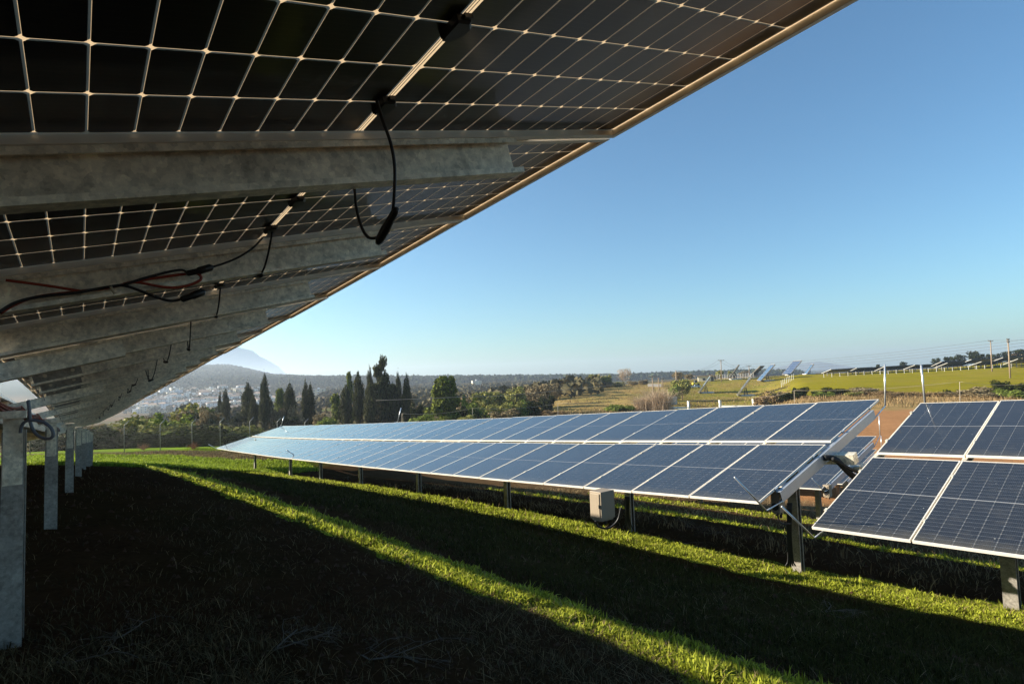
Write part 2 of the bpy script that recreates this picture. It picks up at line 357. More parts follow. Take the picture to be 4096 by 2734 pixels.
def cprof(h,w,lip,t,sgn=1):
    """C outline in (a=across, b=down from the top), web at a=0, opening towards +a*sgn"""
    P=[(0,0),(w,0),(w,-lip),(w-t,-lip),(w-t,-t),(t,-t),(t,-h+t),(w-t,-h+t),(w-t,-h+lip),(w,-h+lip),(w,-h),(0,-h)]
    return [(a*sgn,b) for a,b in P]

class Path:
    """row path along a table: origin(i) of the low edge at seam i, slope dir, row dir"""
    def __init__(s, f, tilt, gap, az): s.f=f; s.tilt=tilt; s.gap=gap; s.az=az
    def dirs(s,i):
        a=s.f(i-.5); b=s.f(i+.5); r=b-a; r/=np.linalg.norm(r)
        q=np.array([math.cos(s.az),-math.sin(s.az),0]); sl=math.cos(s.tilt)*q+math.sin(s.tilt)*ZH
        sl=sl-r*np.dot(sl,r); sl/=np.linalg.norm(sl); n=np.cross(-r,sl); return -r,sl,n
    def pt(s,i,sv,dn=0.,dx=0.):
        x,sl,n=s.dirs(i); return s.f(i)+sl*sv+n*dn+x*dx
PWS=1.154
M_az=-.6638
def fM(i):
    r=np.array([math.sin(M_az),math.cos(M_az),0]);q=np.array([math.cos(M_az),-math.sin(M_az),0])
    return np.array([3.358,8.1999,-1.8521])+r*PWS*i+q*.0009*i*i+ZH*(-.0644*PWS*i+.0002*i*i)
TM=Path(fM,.2539,.1928,M_az)
L_gap=.25
L_r=[-4,1.6,4.5,7.4,12,17,22,28,35,45]; L_q=[1.74,1.762,1.80,1.84,1.86,1.87,1.88,1.88,1.88,1.88]
L_z=[1.36,1.007,.828,.672,.42,.10,-.21,-.61,-1.07,-1.66]
L_tot=2*PL+L_gap
def fL(i):
    r=1.6+i*PWS*.9975
    q=np.interp(r,L_r,L_q); z=np.interp(r,L_r,L_z)
    return wqr(q,r,z)-_slopeL(i)*L_tot
def _HL(i):
    r=1.6+i*PWS*.9975
    return wqr(np.interp(r,L_r,L_q),r,np.interp(r,L_r,L_z))
def _slopeL(i):
    a=_HL(i+.5)-_HL(i-.5); a/=np.linalg.norm(a); qd=np.array([math.cos(-.6394),-math.sin(-.6394),0])
    s=math.cos(.2398)*qd+math.sin(.2398)*ZH; s=s-a*np.dot(s,a); return s/np.linalg.norm(s)
# smooth L profile
_ri=np.linspace(-4,45,99); _zi=np.interp(_ri,L_r,L_z); _qi=np.interp(_ri,L_r,L_q)
for _ in range(14):
    _zi[1:-1]=(_zi[:-2]+2*_zi[1:-1]+_zi[2:])/4; _qi[1:-1]=(_qi[:-2]+2*_qi[1:-1]+_qi[2:])/4
L_r,L_q,L_z=_ri,_qi,_zi
TL=Path(fL,.2398,L_gap,-.6394)
def fR(i):
    az=-.6645; r=np.array([math.sin(az),math.cos(az),-.0415])
    return np.array([3.8751,7.8482,-2.1164])+r*PWS*i
TR=Path(fR,.2973,.1958,-.6645)
def mk(o,pit=-.0644,az=M_az):
    r=np.array([math.sin(az),math.cos(az),pit]); o=np.array(o)
    return lambda i:o+r*PWS*i
T2=Path(mk((9.336,18.079,-3.749)),.2539,.19,M_az)
T3=Path(mk((15.815,28.653,-5.741)),.2539,.19,M_az)
TR2=Path(mk((10.0,17.3,-4.0),-.05),.28,.19,M_az)

# where the sun reaches the ground between the modules (sunlight painted into ground and grass colour)
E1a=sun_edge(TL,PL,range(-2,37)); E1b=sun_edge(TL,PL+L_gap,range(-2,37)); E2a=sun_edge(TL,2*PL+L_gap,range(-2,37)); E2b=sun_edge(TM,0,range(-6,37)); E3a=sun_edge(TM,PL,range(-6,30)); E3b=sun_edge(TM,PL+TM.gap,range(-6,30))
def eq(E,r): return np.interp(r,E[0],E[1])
make_ground()
def build_table(T, i0, i1, label, jb=0, ends=(True,True), rafter_sgn=1, cleats=0, posts=(), split=False, group='solar tables in the array'):
    base=T.pt(i0,PL); base=np.array([base[0],base[1],tz(base[0],base[1])])
    root=empty('solar_table',base,label,'solar table',group)
    inv=Matrix.Translation(-Vector(base))
    tot=2*PL+T.gap
    for i in range(i0,i1):
        o=T.f(i+1); x,sl,n=T.dirs(i+.5)
        for row in (0,1):
            jt=rnd.uniform(-.004,.004)
            M=frame_mat(o+sl*(row*(PL+T.gap))+x*(.010)+n*jt,x,sl,n)@Matrix.Rotation(rnd.uniform(-.0022,.0022),4,'X')@Matrix.Rotation(rnd.uniform(-.002,.002),4,'Y')
            p=link(bpy.data.objects.new('solar_panel',ME_lam),root); p.matrix_local=inv@M
            fr=link(bpy.data.objects.new('frame',ME_frame),p)
            if row==1 and (i-i0)<jb:
                for k in (1,3,5):
                    j=link(bpy.data.objects.new('junction_box',ME_jb),p); j.location=((PWID-6*CW)/2+k*CW,PL/2+ (.0 if k!=3 else .0),0)
    # rafters
    for i in range(i0,i1+1):
        x,sl,n=T.dirs(i); b=MB(); end=(i==i0)
        dx=0.0 if not end else .035
        sg=1 if not end else 1
        pr=cprof(.125,.055,.018,.003,sg) if not end else cprof(.16,.06,.02,.003,-1)
        off=-.03 if not end else .075
        oo=T.f(i)+x*off-n*.037
        if split:
            b.sweep(pr,[(oo+sl*(PL+T.gap+.10),x,n),(oo+sl*(tot-.55),x,n)]); b.sweep(pr,[(oo+sl*.45,x,n),(oo+sl*(PL-.02),x,n)])
        else: b.sweep([(a,c) for a,c in pr],[(oo+sl*.45,x,n),(oo+sl*(tot-.55),x,n)])
        for sv in (.5,PL-.5,PL+T.gap+.5,tot-.5):   # clamps that hold the frames
            c=T.f(i)+sl*sv
            Mx=frame_mat(c,x,sl,n); b.box(-.0085,.0085,-.035,.035,-.037,.004,0,Mx); b.box(-.018,.018,-.035,.035,.0,.005,0,Mx)
        ra=b.build('rafter',M_galv3 if end and not split else M_galv,root); ra.matrix_local=inv
        if 4<=i<cleats:
            c=MB(); m0=T.f(i)+sl*(PL+T.gap+.28)-n*.037
            Mx=frame_mat(m0+x*(off+.004),x,sl,n)
            c.box(0,.006,-.16,.17,-.135,-.008,0,Mx); c.box(0,.05,-.16,-.154,-.20,-.02,0,Mx)
            cl=c.build('bracket',M_galv2,root); cl.matrix_local=inv
            for (yy,zz) in ((.11,-.06),(-.08,-.06)):
                bt=MB(); bt.cyl(tuple(Mx@Vector((.004,yy,zz))),tuple(Mx@Vector((.016,yy,zz))),.015,8)
                bo=bt.build('bolt',M_bolt,cl); bo.matrix_local=Matrix.Identity(4)
    # mid beam
    b=MB(); fr=[]
    for i in [i0-.32]+list(range(i0,i1+1))+[i1+.2]:
        x,sl,n=T.dirs(i); fr.append((T.f(i)+sl*((PL-.13) if split else (PL+T.gap*.5-.05))-n*.172,sl,n))
    hb=.16; P=[(-.06,0),(.10,0),(.10,-hb),(-.06,-hb)]
    b.sweep(P,fr)
    bm=b.build('main_beam',M_galv,root); bm.matrix_local=inv
    return root,inv,base

def add_post(T,root,inv,i,q_r,h_in=.0,w=.20,d=.11,name='post',bolts=False,style='open_near'):
    """C section post standing on the ground under the beam; q_r world xy"""
    x,sl,n=T.dirs(i); c=q_r
    zt=h_in; zb=tz(c[0],c[1])-.25
    q=np.array([sl[0],sl[1],0]); q/=np.linalg.norm(q); r=np.array([-q[1],q[0],0])
    if np.dot(r,x)>0: r=-r   # r points away from the camera
    tow=-r
    b=MB(); t=.005
    if style=='open_right':   # web on the low side, flanges across the row, opening toward the high side
        P=[(-w/2,0),(w/2,0),(w/2,-.03),(w/2-t,-.03),(w/2-t,-t),(-w/2+t,-t),(-w/2+t,-d+t),(w/2-t,-d+t),(w/2-t,-d+.03),(w/2,-d+.03),(w/2,-d),(-w/2,-d)]
    else:                     # web at the back, opening toward the near end of the row
        P=[(-w/2,0),(-w/2,-d),(w/2,-d),(w/2,0),(w/2-.03,0),(w/2-.03,-t),(w/2-t,-t),(w/2-t,-d+t),(-w/2+t,-d+t),(-w/2+t,-t),(-w/2+.03,-t),(-w/2+.03,0)]
    b.sweep(P,[((c[0],c[1],zb),q,tow*1.0),((c[0],c[1],zt),q,tow*1.0)])
    po=b.build(name,M_galv2,root); po.matrix_local=inv
    hd=MB(); Mx=frame_mat(np.array([c[0],c[1],zt])+r*.0,q,tow,ZH)
    hd.box(-.044,.044,.001,.009,-.30,.10,0,Mx)
    a=.34; hd.box(-.06,.06,.0,.10,.08,.12,0,Mx)
    h=hd.build('post_head',M_galv,po); h.matrix_local=Matrix.Identity(4)
    if bolts:
        for zz in (-.06,-.12,-.27):
            for xx in (-.022,.022):
                bt=MB(); bt.cyl(tuple(Mx@Vector((xx,.009,zz))),tuple(Mx@Vector((xx,.020,zz))),.012,8)
                bo=bt.build('bolt',M_bolt,po); bo.matrix_local=Matrix.Identity(4)
    return po

# table L : overhead
rootL,invL,baseL=build_table(TL,-2,36,'near solar table seen from below, black cells with pale grid lines filling the upper left',jb=18,cleats=18,split=True)
Lposts=[(4.4,-.262),(8.4,-.17),(12.5,-.01),(16.6,.15),(20.7,.30),(24.8,.45),(28.9,.59),(33,.72),(37,.845),(41,.97)]
for k,(r,q) in enumerate(Lposts):
    c=wqr(q,r); i=(r-1.6)/(PWS*.9975); x,sl,n=TL.dirs(i); top=TL.f(i)+sl*(PL+L_gap*.5)
    zt=top[2]-.45 - (0.03 if k==0 else 0)
    hh=(1723-0)/1.
    # top of every post sits about level with the photo's line of post heads
    zt=min(zt,(CY-1735)/FPX*(np.dot(c,cF))*1.0+ (c[1]*cF[2]/cF[1]) if False else zt)
    po=add_post(TL,rootL,invL,i,c,zt,w=.115 if k else .100,d=.24,bolts=(k<5),style='open_right')
    # slanted brace from post head to the rafter
    b=MB(); st=np.array([c[0],c[1],zt+.02]); q2=np.array([sl[0],sl[1],0])
    Pf=[(-.04,-.05),(.04,-.05),(.04,.05),(-.04,.05)]
    e1=TL.f(i)+sl*(PL-.75)-n*.19; e2=TL.f(i)+sl*(PL+L_gap+.65)-n*.19
    b.sweep(Pf,[(e1,x,n),(e2,x,n)])
    s=b.build('cross_arm',M_galv,rootL); s.matrix_local=invL
# lower flat strut on near post
# table M
rootM,invM,baseM=build_table(TM,0,36,'long solar table in the middle of the field, its blue front facing left',cleats=0)
def ground_hit(px,py):
    d=ray(px,py); t=np.linspace(.5,90,9000); X=t[:,None]*d; return X[int(np.argmax(X[:,2]<terrain(X[:,0],X[:,1])))]
for px_,py_ in ((3160,2292),(2504,2120),(2020,2012),(1670,1935),(1442,1907),(1287,1888),(1168,1869),(1026,1842)):
    g=ground_hit(px_,py_); d_=float(g@cF); q_=g@QH
    if q_<9.0 or q_>10.6: q_=9.85
    r_=g@RH; c=wqr(q_,r_)
    for _ in range(8):   # slide along the row until the column matches
        u=CX+FPX*float(c@cR)/float(c@cF); r_+=(u-px_)/FPX*float(c@cF)*1.1; c=wqr(q_,r_)
    i=(r_-4.52)/PWS; x,sl,n=TM.dirs(i); top=TM.f(i)+sl*((q_-7.62)/math.cos(.2539))-n*.20
    add_post(TM,rootM,invM,i,c,top[2],w=.13,d=.16)
rootR,invR,baseR=build_table(TR,-4,0,'closest solar table at the right edge with dusty dark blue glass')
g=ground_hit(4084,2455); i=-(np.dot(TR.f(0)-g,RH))*-1/PWS; x,sl,n=TR.dirs(i); top=TR.f(i)+sl*((g@QH-TR.f(i)@QH)/math.cos(.2973))-n*.19
add_post(TR,rootR,invR,i,np.array([g[0],g[1],0]),top[2],w=.14,d=.16)
root2,inv2,base2=build_table(T2,0,9,'second row solar table whose right end shows between the middle and right tables')
root3,inv3,base3=build_table(T3,0,7,'third row solar table, mostly hidden behind the second row table')
for T,ro,iv in ((T2,root2,inv2),(T3,root3,inv3)):
    for i in (.9,5.):
        p=T.pt(i,PL); add_post(T,ro,iv,i,np.array([p[0],p[1],0]),p[2]-.36,w=.13,d=.16)

def part_tube(name,pts,r,mat,root,inv,n=8,smooth=True):
    b=MB(); b.tube(pts,r,n); o=b.build(name,mat,root,smooth); o.matrix_local=inv; return o
# lightning rods: parts of their table, drawn from points on the corner
def dep(p): return float(np.dot(p,cF))
def rod(T,root,inv,i,upper,tip,elbow,foot=None,rr=.011):
    x,sl,n=T.dirs(i); tot=2*PL+T.gap
    s0=tot-.55 if upper else .45
    a=T.f(i)+sl*s0-n*.17+x*.08*(1 if i==0 or i<0 else -1)
    s1=tot+.18 if upper else -.12
    d=dep(T.f(i)+sl*s1)
    e=at(*elbow,d); t_=at(*tip,d if upper else d-.35)
    b=MB(); b.tube([a,e],rr*.9,6); b.tube([e,t_],rr*1.1,8); o=b.build('lightning_rod',M_steelrod,root,True); o.matrix_local=inv
rod(TM,rootM,invM,0,True,(3539,1457),(3541,1622),rr=.014)
rod(TM,rootM,invM,0,False,(2938,1907),(3066,2041))
rod(TR,rootR,invR,0,False,(3127,2024),(3257,2150))
rod(TR,rootR,invR,0,True,(3684.5,1459),(3700,1614),rr=.015)
rod(T2,root2,inv2,0,True,(3516,1662),(3520,1742),rr=.014)
rod(T2,root2,inv2,0,False,(3248,1912),(3297,1965))
rod(T3,root3,inv3,0,True,(3524,1742),(3526,1800),rr=.015)
rod(TM,rootM,invM,36,True,(1136,1664),(1125,1700),rr=.02)
rod(TM,rootM,invM,36,False,(834,1776),(872,1797),rr=.02)
rod(TM,rootM,invM,20,True,(1604,1630),(1591,1686),rr=.02)
rod(TM,rootM,invM,20,False,(1145,1798),(1192,1829),rr=.018)

# connector cables hanging between the junction boxes of table L
def sag(p0,p1,drop,n=10,skew=.5):
    out=[]
    for k in range(n+1):
        t=k/n; tt=t**(.8 if skew<.5 else 1.25)
        p=p0*(1-t)+p1*t; p=p-ZH*drop*(1-(2*t-1)**2); out.append(p)
    return out
for i in range(0,22):
    x,sl,n=TL.dirs(i+.0); r_=R0(i+50)
    s=PL+L_gap+PL/2
    a=TL.f(i)+sl*s+x*.20-n*.03; b_=TL.f(i)+sl*(s+r_.uniform(-.12,.05))-x*.20-n*.03
    if i==0:
        # nearest loop, traced along its hanging curve
        d0=dep(a); d1=dep(b_)
        px=[(1506,400),(1530,480),(1562,570),(1578,660),(1578,760),(1570,850),(1548,905),(1518,945),(1475,950),(1445,905),(1425,830),(1418,760),(1405,720)]
        K=len(px)-1; pts=spline([at(u,v,d0*(1-k/K)*.94+d1*(k/K)*.97-.10*math.sin(math.pi*k/K)) for k,(u,v) in enumerate(px)],5)
        ci=30
    else:
        pts=spline(sag(a,b_,r_.uniform(.13,.26),8,r_.rand()),3); ci=int(len(pts)*r_.uniform(.45,.65))
    ca=part_tube('cable',pts,.0045,M_black,rootL,invL,6)
    c0=pts[ci]; dr=pts[ci+2]-pts[ci-2]; dr/=np.linalg.norm(dr)
    pb=MB(); L1=.065
    pb.tube([c0-dr*L1,c0-dr*L1*.8,c0-dr*.01,c0+dr*.01,c0+dr*L1*.8,c0+dr*L1],[.006,.010,.011,.013,.012,.007],8); o=pb.build('plug',M_black,ca,True); o.matrix_local=Matrix.Identity(4)
# red and black string cables tied to the web of the second rafter
x1,sl1,n1=TL.dirs(1); o1=TL.f(1)+x1*.045
def onweb(pts,off=0.): return [ray_plane(u,v,o1+x1*off,x1) for u,v in pts]
def thing_tube(name,label,pts,r,mat,group=None,n=8,cat='cable'):
    base=np.array(pts[0]); b=MB(); b.tube([p-base for p in pts],r,n); o=b.build(name,mat,None,True); o.location=Vector(base); return tag(o,label,cat,group)
K=.38314
def zz(l,ox,oy,k=K): return [(ox+u*k,oy+v*k) for u,v in l]
thing_tube('cable','dark red cable looping along the second rafter and back under its black plug',spline(onweb(zz([(0,920),(150,830),(380,750),(850,690),(1060,665),(1290,620),(1500,570),(1930,510),(2060,505),(2100,560),(2020,610),(1860,650),(1700,645),(1420,595),(1290,615)],0,900),.01),5),.0058,M_red)
thing_tube('cable','thin dark red cable crossing the second rafter at its left end',spline(onweb(zz([(60,575),(250,600),(480,630),(720,668),(850,690)],0,900),.004),5),.0052,M_red)
thing_tube('cable','black cable tied under the red cables and dropping to the lower plug',spline(onweb(zz([(-20,915),(160,810),(400,750),(800,705),(1160,640),(1300,632),(1450,680),(1640,755),(1780,790),(1890,775)],0,900),.018),5),.0056,M_black)
thing_tube('cable','black cable arching from the tied bundle to the upper plug',spline(onweb(zz([(1290,625),(1500,555),(1750,490),(1890,468),(1950,490)],0,900),.024),5),.005,M_black)
thing_tube('cable_connector','upper thick black connector on the second rafter, cable running up right',onweb(zz([(1945,510),(1960,503),(2060,482),(2075,478),(2200,440),(2225,435)],0,900),.03),[.007,.012,.012,.015,.015,.007],M_black,cat='cable connector')
thing_tube('cable_connector','lower thick black connector hanging below the red cable loop',onweb(zz([(1885,778),(1900,772),(1990,745),(2010,738),(2120,695),(2140,688)],0,900),.03),[.007,.013,.012,.015,.015,.007],M_black,cat='cable connector')
thing_tube('cable','black lead rising from the upper connector to the junction boxes',spline(onweb(zz([(2225,435),(2349,395),(2500,330),(2650,230),(2760,110)],0,900),.01),5),.0045,M_black)
thing_tube('cable_tie','beige cable tie clasping the cables to the rafter lip',onweb(zz([(1155,640),(1170,670),(1180,690),(1200,715)],0,900),.03),.005,M_tie,cat='cable tie')
# cable bundle that runs along the main beam of table L
def beam_pt(i,dn,ds): 
    x,sl,n=TL.dirs(i); return TL.f(i)+sl*(PL+L_gap*.5+ds)-n*dn
bun=empty('cable_bundle',beam_pt(2,.4,.1),'bundle of orange-red and black cables strapped along the beam above the posts','cable bundle')
ibn=Matrix.Translation(-bun.location)
for k in range(9):
    r_=R0(k); pts=[]
    for j in range(0,60):
        i=1.2+j*.28
        pts.append(beam_pt(i,.30+.022*(k//3)+.05*abs(math.sin(i*math.pi*.5)),.085+.02*(k%3))+ZH*r_.uniform(-.004,.004))
    o=part_tube('red_cable' if k%3!=1 else 'black_cable',pts,.008,M_red if k%3!=1 else M_black,bun,ibn,5)
# grey looped cable at the second post
def atd(l,d): return [at(u,v,d) for u,v in l]
lp=[(112,1598),(118,1640),(122,1690),(140,1730),(170,1750),(200,1752),(213,1738),(205,1712),(180,1690),(150,1682),(115,1681),(95,1690),(84,1712),(82,1730)]
thing_tube('cable','stiff grey cable hanging in a loop beside the nearest post',spline(atd(lp,3.3),5),.0085,simple('grey_cable',(.16,.17,.19),.5))
thing_tube('cable','dark drain cable running down the web of the nearest post',spline(atd([(80,1745),(76,1850),(66,1960),(50,2050),(38,2080)],3.35),5),.008,simple('brown_cable',(.05,.03,.03),.5))

# conduits, boxes
thing_tube('cable_conduit','thick black corrugated conduit sagging from the middle table end to the right table',spline(atd([(3296,1830),(3325,1830),(3350,1842),(3375,1868),(3400,1893),(3440,1925)],9.2),6),.046,M_conduit,n=10,cat='conduit')
thing_tube('cable_conduit','slimmer black conduit arching above the thick one toward the right table',spline(atd([(3330,1832),(3360,1848),(3385,1866),(3410,1878),(3460,1896)],9.1),6),.027,M_conduit,n=10,cat='conduit')
def cabinet(name,label,px0,px1,py0,py1,d,dp,yaw=None,hole=False,cat='electrical box'):
    a=at(px0,py1,d); b=at(px1,py1,d); t=at(px0,py0,d); w=np.linalg.norm(b-a); h=np.linalg.norm(t-a)
    root=empty(name,a,label,cat,None,-M_az+math.pi/2 if yaw is None else yaw)
    # local x = along row toward camera, y = depth
    m=MB(); m.box(0,w,0,dp,.0,h); m.box(.02,w-.02,.02,dp-.02,-.03,0)
    o=m.build('housing',M_box,root); bv=o.modifiers.new('b','BEVEL'); bv.width=.008; bv.segments=2
    m=MB(); m.box(w*.86,w*.90,-.030,-.016,h*.42,h*.55); m.build('latch',M_black,root)
    m=MB(); m.box(.03,w-.03,-.014,0,.03,h-.03); o=m.build('door',M_box,root); bv=o.modifiers.new('b','BEVEL'); bv.width=.006; bv.segments=2
    if hole:
        m=MB(); m.cyl((w*.5,-.02,h*.28),(w*.5,-.014,h*.28),.055,16); m.build('vent',M_black,root)
    m=MB(); m.cyl((w*.8,dp*.4,-.08),(w*.8,dp*.4,0),.02,8); m.cyl((w*.3,dp*.4,-.06),(w*.3,dp*.4,0),.015,8); m.build('cable_gland',M_black,root)
    return root
yawM=math.atan2(RH[0]*-1,RH[1]*-1)  # placeholder
yb=math.atan2(-math.cos(M_az),-math.sin(M_az))
# inverter on the second post of table M: its wide face looks back along the slope (left), yaw so that local +x = -row
ivr=cabinet('inverter_box','large beige electrical cabinet hanging on the second post under the middle table',2362,2424,1962,2070,at(0,0,1)[1]*0+9.6,.32,yaw=yb,cat='electrical cabinet')
jbx=cabinet('combiner_box','small beige box with a round black hole at the end post of the middle table',3086,3122,1962,2046,8.55,.16,yaw=yb,hole=True)
cabinet('combiner_box','small beige box with a black hole at the end post of the second row table',3293,3317,1938,1984,18.0,.2,yaw=yb,hole=True)
def post_cables(px,py0,py1,d,label):
    r_=R0(int(px)); pts=[]
    root=empty('post_cables',at(px,py1,d),label,'cables'); iv=Matrix.Translation(-root.location)
    for k in range(5):
        pts=spline([at(px+4*k,py0,d),at(px+4*k+2*math.sin(k),(py0+py1)/2,d),at(px+5*k+2,py1-25,d),at(px+10*k-8,py1,d)],4)
        part_tube('cable',pts,.012,M_black,root,iv,6)
    return root
post_cables(3150,2010,2262,9.6,'black cables strapped down the end post of the middle table')
post_cables(2500,1985,2115,12.8,'black cables fanning out at the foot of the second post')
thing_tube('cable','black cable loop hanging under the beige cabinet',spline(atd(zz([(215,600),(240,660),(330,685),(400,650),(450,590),(470,520),(480,470)],2300,1850),9.9),5),.018,M_black)
thing_tube('cable','pair of black cable loops at the small box on the end post',spline(atd(zz([(2120,525),(2125,580),(2150,625),(2200,640),(2260,630)],2300,1850),8.3),5),.012,M_black)


# ------------------------------------------------------------------ vegetation
def blades(pts, hts, wid, rng, lean=.5, seg=2, curl=.5):
    """leaf blades: pts (n,3) roots"""
    n=len(pts); yaw=rng.uniform(0,2*math.pi,n); ln=rng.uniform(.05,1,n)*lean*hts
    dx=np.cos(yaw); dy=np.sin(yaw); px=-dy; py=dx; tw=rng.uniform(-.6,.6,n)
    wx=px*np.cos(tw)-py*np.sin(tw); wy=px*np.sin(tw)+py*np.cos(tw)
    V=[]; ts=[0,.35,.7]; ws=[.55,1.,.7]
    for t,wf in zip(ts,ws):
        cx=pts[:,0]+dx*ln*t**1.6; cy=pts[:,1]+dy*ln*t**1.6; cz=pts[:,2]+hts*(t-curl*.35*t*t*(ln/(hts*lean+1e-6)))
        for sg in (-1,1): V.append(np.stack([cx+sg*wx*wid*wf*.5,cy+sg*wy*wid*wf*.5,cz],1))
    tip=np.stack([pts[:,0]+dx*ln,pts[:,1]+dy*ln,pts[:,2]+hts*(1-curl*.5*(ln/(hts*lean+1e-6)))],1)
    V.append(tip); V=np.stack(V,1).reshape(-1,3); k=np.arange(n)*7
    T=np.concatenate([np.stack([k,k+1,k+3],1),np.stack([k,k+3,k+2],1),np.stack([k+2,k+3,k+5],1),np.stack([k+2,k+5,k+4],1),np.stack([k+4,k+5,k+6],1)])
    return V,T
def scatter_qr(n,rng,rfun,qfun):
    r=rfun(n); q=qfun(n,r); x=q*QH[0]+r*RH[0]; y=q*QH[1]+r*RH[1]; return np.stack([x,y,terrain(x,y)],1)
M_grass=foliage('sun_brightened_grass',(.10,.12,.012),(.48,.52,.06),.4,.5,1.3)  # leaf colour raised so the sunlit strips read brighter
M_far_grass=foliage('meadow_grass',(.11,.16,.015),(.32,.40,.04),.35,.6,.3)
M_dry=foliage('dry_grass',(.10,.07,.035),(.36,.27,.14),.2,.8,1.)
M_weed=foliage('shade_darkened_weeds',(.032,.024,.012),(.12,.092,.045),.15,.8,.8)  # weed colour lowered to deepen the shade on the soil
M_shadegrass=foliage('shade_darkened_grass',(.014,.015,.004),(.060,.060,.014),.2,.8,.8)  # darkened grass copy, shade between the lit strips put into its colour
M_twig=simple('dry_twig',(.22,.17,.11),.8,0,.4,20)
def stuff(name,V,F,mat,label,cat): 
    o=link(bpy.data.objects.new(name,npmesh(name,V,F,mat))); return tag(o,label,cat,kind='stuff')
def _unused(rng,a,b,p=1.6):
    return lambda n: a*(b/a)**rng.uniform(0,1,n)**(1/p) if False else 1/( (1/a)-(1/a-1/b)*rng.uniform(0,1,n))
rg=R0(11)
def seg_edge(r,seed): return .05*np.sin(r*1.7+seed)+.06*np.sin(r*4.1+seed*2)+.04*np.sin(r*9.7+seed)
def strip_band(n,rng,ra,rb,q0,q1,off):
    r=1/((1/(ra+3))-(1/(ra+3)-1/(rb+3))*rng.uniform(0,1,n))-3
    u=rng.uniform(0,1,n); qq0=eq(q0,r)-.10+seg_edge(r,off); qq1=eq(q1,r)+.10+seg_edge(r,off+3); q=qq0+(qq1-qq0)*u
    x=q*QH[0]+r*RH[0]; y=q*QH[1]+r*RH[1]; return np.stack([x,y,terrain(x,y)],1),r,u
def lush(name,label,n,ra,rb,q0,q1,off,hs=1.):  # bright blades kept inside the bands the sun reaches
    rng=R0(int(off*10)+5)
    P,r,u=strip_band(n,rng,ra,rb,q0,q1,off)
    edge=np.clip(np.minimum(u,1-u)*5,.35,1)
    far=np.clip((r+3)/9,.8,2.2)
    h=rng.uniform(.028,.088,n)*edge*hs*np.clip(far,1,1.5); tall=rng.uniform(0,1,n)<.06; h[tall]*=1.7
    w=rng.uniform(.012,.030,n)*far; w[tall]*=.7
    cl=_sin_noise(P[:,0],P[:,1],4.3)*.5+_sin_noise(P[:,0],P[:,1],11.)*.35; h*=np.clip(1.05+.45*cl,.35,1.7)
    keep=cl+rng.uniform(-.5,.5,n)>-.62; P=P[keep];h=h[keep];w=w[keep]; n=len(P); dry=rng.uniform(0,1,n)<.05
    V,T=blades(P[dry],h[dry]*1.2,w[dry]*.45,rng,1.3,curl=.6); stuff('dry_stems',V,T,M_dry,'dry stems mixed into '+label,'dry grass')
    V,T=blades(P[~dry],h[~dry],w[~dry],rng,1.0,curl=.9); return stuff(name,V,T,M_grass,label,'grass')
lush('grass_strip','green grass brightened for the nearer sunlit strip running away to the left',65000,.0,38,E1a,E1b,1.)
lush('grass_strip','green grass brightened for the wider sunlit strip below the middle table',125000,.3,40,E2a,E2b,2.)
lush('grass_strip','green grass brightened for the thin sunlit strip under the back of the middle table',12000,2,20,E3a,E3b,3.)
lush('grass_strip','green grass brightened for the farther thin sunlit strip behind the middle table',12000,6,20,(np.array([0,30.]),np.array([19.2,19.2])),(np.array([0,30.]),np.array([20.6,20.6])),4.)
# end of the field: lawn and tall weeds between the tables and the fence
rng=R0(21); n=90000; q=rng.uniform(-9,14,n); r=rng.uniform(37,56,n); x=q*QH[0]+r*RH[0]; y=q*QH[1]+r*RH[1]; k=(y<53)&(r-.35*q>36); x=x[k];y=y[k]; n=len(x)
P=np.stack([x,y,terrain(x,y)],1); e=.6*(_sin_noise(x,y,.35)*.5+_sin_noise(x,y,1.3)*.3); bb=(y+e>44.6)&(y+e<48.2); PB=P[bb]; P=P[~bb]; n=len(P)
V,T=blades(PB,rng.uniform(.05,.16,len(PB)),rng.uniform(.03,.08,len(PB)),rng,1.4); stuff('dry_grass',V,T,M_dry,'band of brown dried grass before the fence lawn','dry grass')
h=rng.uniform(.08,.28,n)*np.where(P[:,1]>46,.4,1.); V,T=blades(P,h,rng.uniform(.04,.09,n),rng,.8); stuff('field_grass',V,T,M_far_grass,'bright green grass at the far end of the rows by the wire fence','grass')
# left of table L seen between the posts
n=20000; q=rng.uniform(-9,-3.2,n); r=rng.uniform(8,36,n); x=q*QH[0]+r*RH[0]; y=q*QH[1]+r*RH[1]; P=np.stack([x,y,terrain(x,y)],1)
V,T=blades(P,rng.uniform(.15,.5,n),rng.uniform(.02,.05,n),rng,.7); stuff('tall_grass',V,T,M_grass,'tall green grass seen between the left posts','grass')
